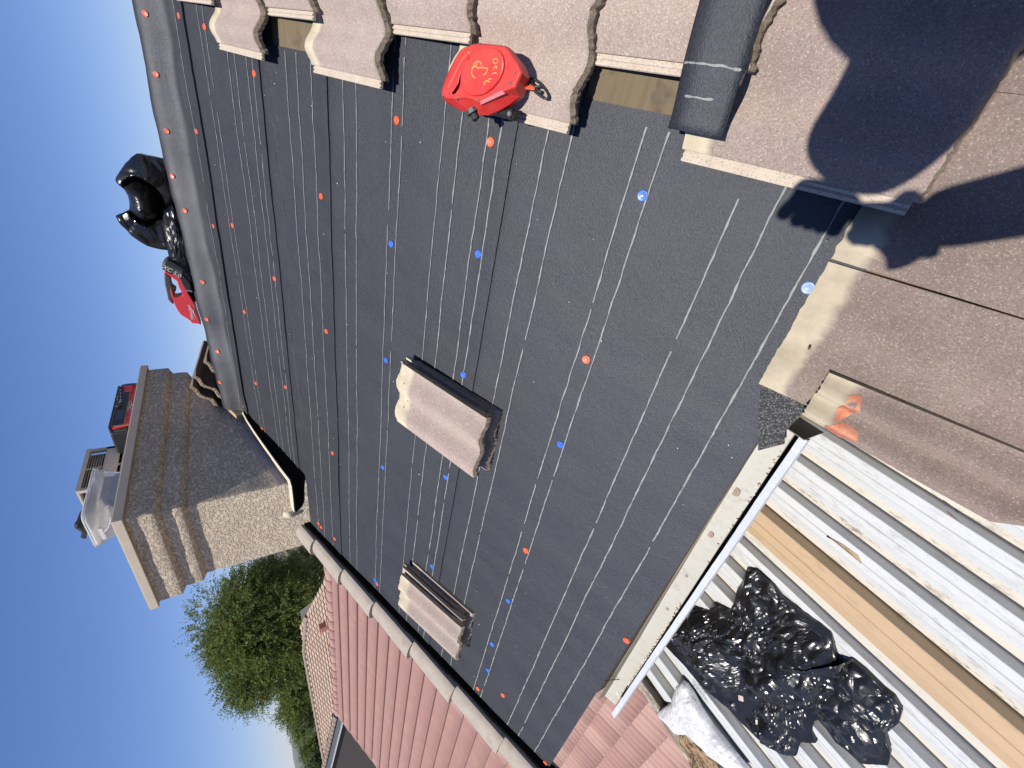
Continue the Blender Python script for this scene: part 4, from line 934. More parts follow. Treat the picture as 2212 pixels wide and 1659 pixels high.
mb = MB(); q = ruv(850, 950); mb.box(0.002, 0.0036, q.y - 0.055, q.y + 0.05, q.z - 0.020, q.z + 0.020); mb.obj('dark_display', M['glass_dark'], rd)
for grp in (((930, 1000), (930, 1100)), ((930, 460), (930, 545))):
    (xa, ya), (xb, yb) = grp
    for k in range(4):
        q = ruv(xa, ya + (yb - ya) * k / 3); mb = MB(); mb.box(-0.006, 0.006, q.y - 0.004, q.y + 0.004, q.z - 0.050, q.z - 0.002, bev=0.0015); mb.obj('grille_rib', M['red_tool'], rd)
q = ruv(1010, 790); text_obj('white_lettering', 'Milwaukee', 0.030, M['white_print'], facing(Vector((-0.0035, q.y, q.z + 0.006)), (0, 1, 0), (1, 0, 0)), rd, shear=0.25, ext=0.003)
mb = MB(); mb.tube([Vector((0.0, q.y - 0.055, q.z - 0.018)), Vector((0.0, q.y - 0.01, q.z - 0.006)), Vector((0.0, q.y + 0.0, q.z - 0.016)), Vector((0.0, q.y + 0.06, q.z - 0.004))], [0.0008, 0.003, 0.003, 0.0006], 5); mb.obj('white_bolt', M['white_print'], rd)
q = ruv(1095, 760); mb = MB(); mb.box(-0.006, 0.004, q.y - 0.022, q.y + 0.022, zc + 0.006, q.z, bev=0.001); mb.obj('latch', M['rubber'], rd)

# ------------------------------------------------------------------ clear bin in front of the vent, and what is in and on it
BY = 1.90
def buv(x, y): p = hit(x, y, (0, BY, 0), Vector((0, 1, 0))); return p
bn = thing('clear_bin', 'clear plastic storage tub standing in front of the chimney vent', 'storage tub')
t = NT('clear_plastic'); t.b.inputs['Base Color'].default_value = (0.86, 0.89, 0.93, 1); t.b.inputs['Roughness'].default_value = 0.22; t.b.inputs['Transmission Weight'].default_value = 0.72; t.b.inputs['IOR'].default_value = 1.15; M['clear'] = t.m
t.m.use_nodes = True
bx0, bx1, by0, by1, bzt = -2.488, -2.245, 1.90, 2.28, 1.868
def tubring(g, z, r=0.04):
    a, b, c_, d = bx0 - g, bx1 + g, by0 - g, by1 + g; out = []
    for (cx_, cy_, s0) in ((b - r, c_ + r, -90), (b - r, d - r, 0), (a + r, d - r, 90), (a + r, c_ + r, 180)):
        for k in range(7): an = RAD(s0 + 15 * k); out.append(Vector((cx_ + r * cos(an), cy_ + r * sin(an), z)))
    return out
rows = [tubring(-0.022, zc + 0.001), tubring(-0.018, zc + 0.012), tubring(-0.003, bzt - 0.035), tubring(0.006, bzt - 0.032), tubring(0.008, bzt - 0.016), tubring(0.013, bzt - 0.014), tubring(0.012, bzt - 0.002), tubring(0.0, bzt)]
vs, fs = loft(rows, True); m = 28; fs.append(tuple(reversed(range(m)))); part('tub_wall', vs, fs, M['clear'], bn, smoothed=True)
vs, fs = loft([tubring(0.014, bzt + 0.001), tubring(0.0145, bzt + 0.006), tubring(0.008, bzt + 0.010), tubring(-0.03, bzt + 0.010), tubring(-0.04, bzt + 0.005)], True); fs.append(tuple(4 * m + i for i in range(m))); part('tub_lid', vs, fs, M['clear'], bn, smoothed=True)
mb = MB(); xx = -2.33; mb.tube([(bx1 - 0.05, by0 + 0.002, bzt - 0.10), (bx1 - 0.08, by0 - 0.008, bzt - 0.09), (bx1 - 0.12, by0 - 0.008, bzt - 0.07), (bx1 - 0.16, by0 - 0.006, bzt - 0.035)], 0.0022, 6); mb.obj('wire_bail', M['white_trim'], bn)
mb = MB(); mb.box(bx0 + 0.05, bx0 + 0.14, by0 - 0.010, by0 - 0.001, bzt - 0.055, bzt - 0.035, bev=0.003); mb.obj('latch', M['white_trim'], bn)
pk = thing('blister_pack', 'colourful packet inside the clear tub on the chimney', 'packet')
mb = MB(); mb.box(-2.36, -2.275, 2.05, 2.24, 1.748, 1.79, bev=0.006); mb.obj('blue_base', simple('teal_card', (0.03, 0.17, 0.28), 0.5, 0.1, 9), pk)
mb = MB(); mb.box(-2.37, -2.28, 2.06, 2.23, 1.792, 1.835, bev=0.008); mb.obj('purple_top', simple('lavender_card', (0.22, 0.20, 0.33), 0.5, 0.25, 18), pk)
mb = MB(); mb.cyl((-2.279, 2.12, 1.812), (-2.276, 2.12, 1.812), 0.014, 14); mb.obj('red_dot', simple('red_print', (0.35, 0.05, 0.06), 0.5), pk)
o = None
mb = MB(); mb.tube([(-2.30, 2.03, 1.79), (-2.29, 2.00, 1.772), (-2.285, 1.97, 1.765)], [0.006, 0.009, 0.004], 8); o = mb.obj('work_glove', M['rubber']); tag(o, 'small black and yellow item inside the clear tub on the chimney', 'small item')
rows = []
for k in range(13):
    f = k / 12; row = []
    for j in range(9):
        v = j / 8; x = -2.29 - 0.12 * f; y = 1.905 + 0.22 * v; z = 1.882 + 0.012 * f + 0.006 * sin(f * 9 + v * 3) + 0.012 * nz(f * 4, v * 4, 2); z += 0.024 * (1 - f) * smooth(0.5, 0.0, v)
        row.append(Vector((x, y, max(z, 1.880))))
    rows.append(row)
vs, fs = loft(rows); o = part('black_tray', vs, fs, M['grey_plastic']); sm = o.modifiers.new('s', 'SOLIDIFY'); sm.thickness = 0.01; sm.offset = 1; tag(o, 'bent black sheet lying on the lid of the clear tub on the chimney', 'plastic sheet')

# ------------------------------------------------------------------ patio cover of W-shaped metal pans, below the eave
pc = thing('patio_cover', 'white and tan ribbed metal patio cover below the eave', 'patio cover')
ZP = -0.400
def pan_mesh(wd, mats, seed, tan=False):
    """one pan, running along Y. x 0 = right edge. rising face, flat top with two grooves, low dirty strip"""
    g = 0.0045; hh = 0.058
    pr = [(0.0, -hh, 4), (-0.0015, -hh + 0.001, 2), (-0.004, 0.0, 0), (-0.006, 0.002, 0)]
    a = 0.006; fl0 = wd * 0.30; fl1 = wd * 0.52; fl2 = wd * 0.74; z1, z2, z3_, z4_ = (-0.008, -0.016, -0.028, -0.040) if not tan else (-0.004, -0.010, -0.022, -0.038)
    pr += [(-fl0, z1 + 0.001, 0), (-fl0 - 0.001, z1 - g, 4), (-fl0 - 0.003, z1 - g, 0), (-fl0 - 0.006, z1 - 0.001, 0), (-fl1, z2, 0), (-fl1 - 0.001, z2 - g, 4), (-fl1 - 0.003, z2 - g, 0), (-fl1 - 0.006, z2 - 0.002, 0), (-fl2, z3_, 0), (-fl2 - 0.002, z3_ - 0.006, 3), (-wd + 0.004, z4_, 3), (-wd + 0.0015, -0.052, 4), (-wd, -hh, 4)]  # seam colour at the left edge paints the shadow line between pans
    rows = []; mid = []
    ny = 22; Y0, Y1 = -2.3, 0.0
    for k in range(ny + 1):
        y = Y1 + (Y0 - Y1) * k / ny
        rows.append([Vector((x, y, z + 0.0012 * nz(y * 4, i * 0.3, seed) + 0.0)) for i, (x, z, _) in enumerate(pr)])
    vs, fs = loft(rows); npf = len(pr) - 1
    for k in range(ny): mid += [pr[i + 1][2] for i in range(npf)]
    me = mesh('metal_pan', vs, [tuple(reversed(f)) for f in fs], mats, mid); return me
PW = 0.1145
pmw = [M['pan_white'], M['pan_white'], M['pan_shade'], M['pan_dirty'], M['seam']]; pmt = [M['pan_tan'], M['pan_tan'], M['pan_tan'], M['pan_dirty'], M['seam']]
pm = [pan_mesh(PW, pmw, k) for k in range(3)]
xs = -1.121 + 0.0
wT = 0.160
x = xs; k = 0
while x > -2.05: link('metal_pan', pm[k % 3], pc, Matrix.Translation((x, 0.06, ZP))); x -= PW; k += 1
PANX_L = x
link('metal_pan', pan_mesh(wT, pmt, 4, True), pc, Matrix.Translation((xs + wT + 0.001, 0.06, ZP + 0.004)))
x = xs + wT + 0.001 + PW
while x < 1.4: link('metal_pan', pm[k % 3], pc, Matrix.Translation((x, 0.06, ZP))); x += PW; k += 1
mb = MB(); mb.box(-2.2, 1.3, -1.6, -1.5, ZP - 0.2, ZP - 0.045); mb.box(-2.2, 1.3, 0.25, 0.32, ZP - 0.14, ZP - 0.06); mb.obj('support_beam', M['white_trim'], pc)
mb = MB(); mb.box(PANX_L - 0.022, PANX_L + 0.01, -2.3, 0.0, ZP - 0.14, ZP - 0.065); mb.obj('gap_shade_strip', M['shade_black'], pc)  # near-black strip that paints the deep shade of the gap
mb = MB(); mb.box(PANX_L - 0.078, PANX_L - 0.022, -2.3, 0.02, ZP - 0.10, ZP - 0.012, bev=0.004); o = mb.obj('edge_board', M['wood_old'], pc)
for px_, py_ in ((-2.1, -1.55), (1.2, -1.55)):
    mb = MB(); mb.box(px_ - 0.05, px_ + 0.05, py_ - 0.05, py_ + 0.05, -3.3, ZP - 0.2); mb.obj('post', M['white_trim'], pc)

p = Vector((0, 0, 0)); 
def onz(x, y, Z): d = ray(x, y); return CAM + d * ((Z - CAM.z) / d.z)
A_ = [onz(*q, ZP - 0.012) for q in ((1788, 1157), (1815, 1172), (1845, 1195), (1862, 1215))]
rows = []
for k, a in enumerate(A_):
    wv = (0.002, 0.011, 0.014, 0.002)[k]; rows.append([a + Vector((0.6, -0.8, 0)) * (-wv) + Vector((0, 0, 0.002)), a + Vector((0, 0, 0.006)), a + Vector((0.6, -0.8, 0)) * wv + Vector((0, 0, 0.010))])
vs, fs = loft(rows); o = part('dry_leaf', vs, fs, simple('dry_leaf_brown', (0.42, 0.29, 0.16), 0.8, 0.25, 60), smoothed=True); sm = o.modifiers.new('s', 'SOLIDIFY'); sm.thickness = 0.0012
tag(o, 'curled dry leaf lying beside the tan strip of the patio cover', 'leaf')
mb = MB(); mb.tube([onz(2045, 1104, ZP + 0.01), onz(2058, 1115, ZP + 0.014), onz(2078, 1131, ZP + 0.006)], [0.0012, 0.0014, 0.0006], 5); o = mb.obj('twig', simple('reddish_twig', (0.16, 0.07, 0.055), 0.8)); tag(o, 'thin dark twig on the white patio cover near the loose tile', 'twig')
# wood mulch rotting on the edge of the patio cover
def onz(x, y, Z): d = ray(x, y); return CAM + d * ((Z - CAM.z) / d.z)
z5 = lambda x, y: ((2500 + x / 3.687) / 1.8228, (2574 + y / 3.687) / 1.8228)
ol = [onz(*z5(*p), ZP).to_2d() for p in [(640, 1230), (690, 1130), (760, 1150), (900, 1290), (1010, 1360), (1130, 1490), (1300, 1640), (1420, 1800), (1000, 1850), (800, 1640), (720, 1400), (640, 1330)]]
o = lump('mulch', [(p.x, p.y) for p in ol], Vector((1, 0, 0)), Vector((0, 1, 0)), Vector((0, 0, 1)), Vector((0, 0, ZP - 0.006)), 0.012, M['debris'], 31, 0.004, 30, nr=20, na=120)
o['kind'] = 'stuff'; o['label'] = 'rotting bark and leaf litter caught on the edge of the patio cover'

# white sack
ol = [onz(*z5(*p), ZP).to_2d() for p in [(700, 390), (760, 430), (830, 520), (960, 760), (1130, 1030), (1330, 1270), (1500, 1480), (1680, 1700), (1500, 1760), (1300, 1620), (1140, 1500), (1020, 1380), (880, 1270), (760, 1160), (640, 1170), (560, 1130), (480, 1030), (400, 950), (330, 880), (345, 830), (430, 770), (540, 700), (560, 600), (590, 510), (640, 430)]]
sack = lump('white_sack', [(p.x, p.y) for p in ol], Vector((1, 0, 0)), Vector((0, 1, 0)), Vector((0, 0, 1)), Vector((0, 0, ZP - 0.002)), 0.040, M['bag_white'], 17, 0.0055, 14, nr=26, na=170, dome=3.5, center=tuple(onz(*z5(880, 950), ZP).to_2d()))
tag(sack, 'dirty white plastic sack with small grey print on the edge of the patio cover', 'sack')
# its printing follows the sack: text drawn on a grid and dropped on the surface
from mathutils.bvhtree import BVHTree
def drape(objs, target, lift=0.0012):
    tree = BVHTree.FromPolygons([v.co for v in target.data.vertices], [p.vertices[:] for p in target.data.polygons])
    for ob in objs:
        for v in ob.data.vertices:
            p = ob.matrix_basis @ v.co; h_, n_, i_, d_ = tree.ray_cast(Vector((p.x, p.y, p.z + 0.4)), Vector((0, 0, -1)))
            if h_ is not None: v.co = Vector((p.x, p.y, h_.z + lift))
            else: v.co = p
        ob.matrix_basis = Matrix.Identity(4)
z8 = lambda x, y: ((2650 + x / 5.29) / 1.8228, (2720 + y / 5.29) / 1.8228)
a_ = onz(*z8(690, 570), ZP + .04); b_ = onz(*z8(340, 230), ZP + .04); xd = (b_ - a_); Lx = xd.length; xd.normalize()
c_ = (a_ + b_) / 2
tt = text_obj('large_print', 'Product 1.9 CU FT', Lx / 8.4, M['print_grey'], facing(Vector((c_.x, c_.y, ZP + 0.06)), (xd.x, xd.y, 0), (0, 0, 1)), sack, ext=0)
lines = MB(); random.seed(3); yd = Vector((0, 0, 1)).cross(Vector((xd.x, xd.y, 0)))
for r in range(13):
    u = 0.0; v = -(r + 1.9) * Lx * 0.062; x0 = -0.46 + (0.0 if r < 9 else 0.16)
    while u < 0.86 + 0.05 * (r % 3) - 0.035 * r * 0.6:
        wl = random.uniform(0.03, 0.13); pA = c_ + Vector((xd.x, xd.y, 0)) * Lx * (-0.50 + 0.95 - u - wl + 0.03) + yd * v; pB = c_ + Vector((xd.x, xd.y, 0)) * Lx * (-0.50 + 0.95 - u + 0.03) + yd * v
        wdt = yd * Lx * 0.011; n = 4
        for q in range(n):
            A = pA.lerp(pB, q / n); B = pA.lerp(pB, (q + 1) / n); lines.add([A - wdt, B - wdt, B + wdt, A + wdt], [(0, 1, 2, 3)])
        u += wl + 0.018
lo_ = lines.obj('small_print', M['print_grey'], sack)
for v in lo_.data.vertices: v.co.z = ZP + 0.06
drape([tt, lo_], sack)

# big black bags on the patio cover
zb = lambda x, y: (1474.7 + x / 3, 1106 + y / 3)
def pol(pts, Z=ZP + 0.01): return [tuple(onz(*zb(*p), Z).to_2d()) for p in pts]
ol = pol([(410, 385), (470, 385), (570, 470), (640, 560), (760, 650), (870, 720), (960, 790), (975, 900), (1000, 1000), (1090, 960), (1030, 1200), (1020, 1260), (960, 1300), (900, 1330), (840, 1350), (830, 1420), (860, 1500), (760, 1480), (730, 1560), (640, 1560), (560, 1530), (440, 1420), (330, 1300), (200, 1190), (90, 1090), (0, 990), (-120, 860), (-130, 720), (0, 690), (60, 650), (220, 620), (300, 640), (330, 560), (340, 500), (390, 440)])
bg1 = lump('black_bag', ol, Vector((1, 0, 0)), Vector((0, 1, 0)), Vector((0, 0, 1)), Vector((0, 0, ZP - 0.004)), 0.062, M['bag'], 23, 0.032, 6.8, floor=0.009, nr=46, na=300, dome=2.6, center=pol([(480, 960)])[0])
tag(bg1, 'large crumpled black plastic bag spread over the white ribs of the patio cover', 'plastic bag')
ol = pol([(1000, 1000), (1100, 960), (1180, 1020), (1300, 1140), (1370, 1190), (1420, 1290), (1400, 1360), (1310, 1420), (1345, 1560), (1330, 1630), (1150, 1620), (1060, 1540), (990, 1490), (930, 1400), (860, 1320), (880, 1180)])
bg2 = lump('black_bag', ol, Vector((1, 0, 0)), Vector((0, 1, 0)), Vector((0, 0, 1)), Vector((0, 0, ZP + 0.002)), 0.055, M['bag'], 41, 0.018, 5.6, floor=0.009, nr=34, na=220, dome=3.0)
tag(bg2, 'smooth rounded end of a black plastic bag at the low end of the bag heap', 'plastic bag')
mb = MB(); p = onz(*z5(1540, 640), ZP + 0.10); mb.box(-0.010, 0.010, -0.008, 0.008, -0.004, 0.004, 0, Matrix.Translation(p) @ Matrix.Rotation(0.6, 4, 'Z') @ Matrix.Rotation(0.4, 4, 'X'), bev=0.002); o = mb.obj('tile_chip', M['cream'])
tag(o, 'pale chip of tile resting on the large black bag', 'tile chip')

# ------------------------------------------------------------------ neighbouring houses
def small_tile(name, w, L, mat, waves=2, amp=0.022, seg=8, thick=0.022, butt=None):
    n = waves * seg; vs = []; fs = []; mid = []
    zz = [amp * (0.5 + 0.5 * sin(2 * pi * (waves * k / n) - 0.6)) if amp > 0 else -amp * abs(sin(pi * waves * k / n)) ** 0.6 for k in range(n + 1)]
    for y, dzv in ((0, thick), (L, 0.0)):
        vs += [Vector((w * k / n, y, zz[k] + dzv)) for k in range(n + 1)]
    vs += [Vector((w * k / n, 0.004, zz[k] * 0.75 - 0.012)) for k in range(n + 1)]
    m = n + 1
    for k in range(n): fs.append((k, k + 1, m + k + 1, m + k)); fs.append((2 * m + k, 2 * m + k + 1, k + 1, k))
    fs.append((0, m, 2 * m)); me = mesh(name, vs, fs, [mat, butt] if butt else mat, [i % 2 for i in range(len(fs) - 1)] + [1] if butt else None); me.polygons.foreach_set('use_smooth', [i % 2 == 0 for i in range(len(fs))]); return me
def tiled(parent, mw, cells, me, name, key):
    """nearest 300 cells as tiles of their own, the rest joined"""
    cells = sorted(cells, key=key); near, rest = cells[:300], cells[300:]
    for (x, y) in near: link(name, me, parent, mw @ Matrix.Translation((x, y, 0)))
    if rest:
        vb = [v.co.copy() for v in me.vertices]; fb = [tuple(p.vertices) for p in me.polygons]; sm = [p.use_smooth for p in me.polygons]; vs = []; fs = []; s2 = []
        for (x, y) in rest:
            b = len(vs); vs += [Vector((v.x + x, v.y + y, v.z)) for v in vb]; fs += [tuple(b + i for i in f) for f in fb]; s2 += sm
        mi = [p.material_index for p in me.polygons] * len(rest); o = part(name, vs, fs, list(me.materials), parent, mw, mi, kind='stuff'); o.data.polygons.foreach_set('use_smooth', s2)
def barrel(name, L, r, mat, r2=None):
    r2 = r2 or r * 0.86; rows = []
    for y, rr, dzv in ((0, r, 0.02), (L, r2, 0.0)): rows.append([Vector((rr * cos(a), y, rr * 0.8 * sin(a) + dzv)) for a in [pi * k / 10 for k in range(11)]])
    rows.insert(0, [p * 1 for p in [Vector((r * 0.8 * cos(pi * k / 10), 0.002, r * 0.62 * sin(pi * k / 10) + 0.012)) for k in range(11)]])
    vs, fs = loft(rows); me = mesh(name, vs, fs, mat); me.polygons.foreach_set('use_smooth', [True] * len(fs)); return me

nh = thing('neighbour_house', 'house next door with a pink ribbed tile roof lower than the black felt', 'house')
NP = CAM - NRM * 3.3                                  # a point of that roof's plane
MN = Matrix(((1, 0, 0, 0), (0, CP, -SP, 0), (0, SP, CP, 0), (0, 0, 0, 1))); MN.translation = NP
cells = []
x = -16.66; cols = []
while x < -4.0: cols.append(x); x += 0.33
for k in range(-8, 15):
    u = 0.353 + 0.343 * k
    for x in cols: cells.append((x, u))
M['pink_butt'] = simple('shaded_pink_tile_edge', (0.17, 0.085, 0.075), 0.9, 0.2, 9)  # butt faces coloured darker to draw the shadow lines under the courses
pt = small_tile('pink_roof_tile', 0.33, 0.36, M['pink'], 3, -0.040, 6, 0.034, M['pink_butt'])
tiled(nh, MN, cells, pt, 'pink_roof_tile', lambda c: -c[0] * 1.0 + abs(c[1] - 0.5) * 0.4 if c[0] < -4.6 else 99 - c[0])
uR = 0.353 + 0.343 * 15
mb = MB(); mb.box(-16.6, -4.05, -2.3, uR, -0.10, -0.03); mb.obj('roof_deck', M['seam'], nh, MN)
rt = barrel('ridge_tile', 0.45, 0.13, M['pink'])
k = 0; x = -16.75
Mr = MN @ Matrix.Translation((0, uR + 0.02, 0.005))
while x < -4.3:
    o = link('ridge_tile', rt, nh, Mr @ Matrix.Translation((x + 0.43, 0, 0)) @ Matrix.Rotation(RAD(-PITCH * 0), 4, 'X') @ Matrix.Rotation(RAD(90), 4, 'Z')); x += 0.42
rk2 = small_tile('rake_tile', 0.12, 0.36, M['pink'], 1, 0.05, 8)
for k in range(-8, 15): link('rake_tile', rk2, nh, MN @ Matrix.Translation((-16.76, 0.353 + 0.343 * k, 0.015)))
pr = MN @ Vector((0, uR, -0.1)); pe = MN @ Vector((0, -2.3, -0.1))
mb = MB(); mb.add([(-16.5, pe.y + 0.4, -3.3), (-16.5, pr.y, -3.3), (-16.5, pr.y, pr.z), (-16.5, pe.y + 0.4, pe.z + 0.17), (-16.38, pe.y + 0.4, -3.3), (-16.38, pr.y, -3.3), (-16.38, pr.y, pr.z), (-16.38, pe.y + 0.4, pe.z + 0.17)], [(0, 1, 2, 3), (4, 7, 6, 5), (0, 4, 5, 1), (2, 6, 7, 3), (0, 3, 7, 4), (1, 5, 6, 2)])
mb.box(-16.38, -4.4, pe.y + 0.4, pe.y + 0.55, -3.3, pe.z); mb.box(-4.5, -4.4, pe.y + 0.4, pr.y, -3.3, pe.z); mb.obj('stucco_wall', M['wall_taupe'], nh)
far_ = [Vector((x, y, z)) for x, y, z in ((-16.7, pr.y, pr.z + 0.09), (-4.2, pr.y, pr.z + 0.09), (-4.2, pr.y + 6, pr.z - 2.4), (-16.7, pr.y + 6, pr.z - 2.4))]
mb = MB(); mb.add(far_ + [p - Vector((0, 0, 0.08)) for p in far_], [(0, 1, 2, 3), (7, 6, 5, 4), (0, 4, 5, 1), (1, 5, 6, 2), (2, 6, 7, 3), (3, 7, 4, 0)]); mb.obj('far_roof_slope', M['pink'], nh)

# second house, sandy wavy tiles
def azel(x, y, dist): d = ray(x, y); h = math.hypot(d.x, d.y); return CAM + d * (dist / h)
e2 = az_dir(79.85); q0 = azel(658.5, 1405.5, 26.0); q1 = azel(703, 1649, 30.6); e2 = (q1 - q0).normalized()
perp = Vector((0, 0, 1)).cross(e2).normalized(); perp = -perp if perp.y > 0 else perp
dn = (perp * cos(RAD(20)) - Vector((0, 0, 1)) * sin(RAD(20))).normalized(); n2 = dn.cross(-e2).normalized(); n2 = -n2 if n2.z < 0 else n2
M2 = Matrix((e2 * -1, -dn, n2)).transposed().to_4x4()
if M2.to_3x3().determinant() < 0: M2 = Matrix((e2, -dn, n2)).transposed().to_4x4()
M2.translation = q0
def uv2(x, y): p = M2.inverted() @ hit(x, y, q0, n2); return p
sg = 1 if (M2.inverted() @ q1).x > 0 else -1
pk_ = uv2(727, 1547); pr_ = uv2(700, 1279); pa_ = uv2(663, 1340); pl_ = M2.inverted() @ q1
h2 = thing('sandy_house', 'house behind the pink roof with sandy wavy tiles and brown ridge tiles', 'house')
cells = []; lim = 14
def okcell(x, y):
    X = x * sg
    if X < pa_.x * sg + (pr_.x - pa_.x) * sg * (y - pa_.y) / (pr_.y - pa_.y) - 0.1: return False
    xe = pl_.x * sg + (pk_.x - pl_.x) * sg * (y - pl_.y) / (pk_.y - pl_.y)
    return X < xe
y = -0.30; 
while y > -3.7:
    x = -8
    while x < lim * 2.2:
        if okcell(x * sg + 0.15, y): cells.append((x * sg, y))
        x += 0.31
    y -= 0.265
M['tan_butt'] = simple('shaded_tan_tile_edge', (0.10, 0.07, 0.055), 0.9, 0.2, 9)  # sandy courses: shadow lines likewise painted into the butt faces
t2 = small_tile('sandy_roof_tile', 0.31, 0.285, M['tan_tile'], 1, 0.045, 8, 0.035, M['tan_butt'])
tiled(h2, M2, cells, t2, 'sandy_roof_tile', lambda c: (c[0] * sg) - c[1] * 1.0)
rb2 = barrel('brown_ridge_tile', 0.47, 0.12, M['brown_cap'])
def capline(a, b, step=0.42, zo=0.03, me=rb2, par=h2):
    d = b - a; L = d.length; d.normalize(); zz_ = Vector((0, 0, 1)); xx_ = d.cross(zz_).normalized(); z2_ = xx_.cross(d)
    Rm = Matrix((xx_, d, z2_)).transposed().to_4x4(); k = 0
    while k * step < L: T = Rm.copy(); T.translation = a + d * k * step + Vector((0, 0, zo)); link('brown_ridge_tile', me, par, T); k += 1
capline(q1, q0, zo=0.02); apx = M2 @ Vector((pa_.x, 0, 0)); capline(q0, M2 @ Vector((pa_.x, pa_.y, 0)), zo=0.02)
rkb = barrel('brown_rake_tile', 0.47, 0.16, M['brown_cap'])
R0_ = M2 @ Vector((pk_.x, pk_.y, 0)); capline(R0_ + (R0_ - q1) * 0.04, q1 + (q1 - R0_) * 0.3, 0.42, 0.02, rkb)
# gable wall, fascia
def quad3(name, P, th, mat, par):
    nn = (P[1] - P[0]).cross(P[2] - P[0]).normalized() * th; mb = MB(); mb.add(list(P) + [p + nn for p in P], [(0, 1, 2, 3), (7, 6, 5, 4), (0, 4, 5, 1), (1, 5, 6, 2), (2, 6, 7, 3), (3, 7, 4, 0)]); return mb.obj(name, mat, par)
ra, rb3 = q1 + (q1 - R0_) * 1.6, R0_ + (R0_ - q1) * 0.03

dd = Vector((0, 0, -1)); out_ = (CAM - R0_); out_.z = 0; out_.normalize()
quad3('fascia_board', [ra + dd * 0.10, rb3 + dd * 0.10, rb3 + dd * 0.42, ra + dd * 0.42], 0.05, M['white_trim'], h2)
inn = -out_ * 0.35
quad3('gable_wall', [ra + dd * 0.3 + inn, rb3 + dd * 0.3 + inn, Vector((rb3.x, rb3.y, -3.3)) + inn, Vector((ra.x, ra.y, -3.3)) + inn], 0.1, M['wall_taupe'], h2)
mb = MB(); bb = [M2 @ Vector((a, b, -0.10)) for a, b in ((pa_.x, 0), (pl_.x, 0), (pk_.x, pk_.y), (pk_.x * 0.2 + pr_.x * 0.8, -3.8), (pr_.x, pr_.y))]
mb.add(bb + [p - Vector((0, 0, 0.06)) for p in bb], [(0, 1, 2, 3, 4), (9, 8, 7, 6, 5)] + [(i, 5 + i, 5 + (i + 1) % 5, (i + 1) % 5) for i in range(5)]); mb.obj('roof_deck', M['seam'], h2)
pv = M2 @ Vector((*uv2(706, 1352).to_2d(), 0)); mb = MB(); mb.box(-0.16, 0.16, -0.12, 0.12, -0.1, 0.30, 0, Matrix.Translation(pv), bev=0.01); mb.obj('roof_vent', simple('red_vent_paint', (0.42, 0.16, 0.12), 0.7, 0.1, 5), h2)

# distant house, partly behind the second one
h3 = thing('distant_house', 'small grey roofed house far behind the sandy tiled roof', 'house', Matrix.Translation(azel(676, 1540, 62) - Vector((0, 0, 0.0))) @ Matrix.Rotation(RAD(15), 4, 'Z'))
b0 = -(h3.matrix_basis.translation.z) - 3.3
mb = MB(); mb.box(-4, 4, -6, 6, b0, -0.2); mb.obj('stucco_wall', M['wall_cream'], h3)
mb = MB(); mb.add([(-4.6, -6.6, -0.3), (4.6, -6.6, -0.3), (4.6, 6.6, -0.3), (-4.6, 6.6, -0.3), (0, -6.6, 1.1), (0, 6.6, 1.1)], [(0, 1, 4), (3, 5, 2), (0, 4, 5, 3), (1, 2, 5, 4), (0, 3, 2, 1)]); mb.obj('grey_roof', simple('grey_shingles', (0.19, 0.165, 0.15), 0.9, 0.15, 2), h3)
for y in (-3.5, 0, 3.5):
    mb = MB(); mb.box(4.0, 4.06, y - 0.7, y + 0.7, -1.7, -0.6); w_ = mb.obj('window', M['white_trim'], h3); mb = MB(); mb.box(4.06, 4.08, y - 0.6, y + 0.6, -1.6, -0.7); mb.obj('pane', M['glass_dark'], w_)

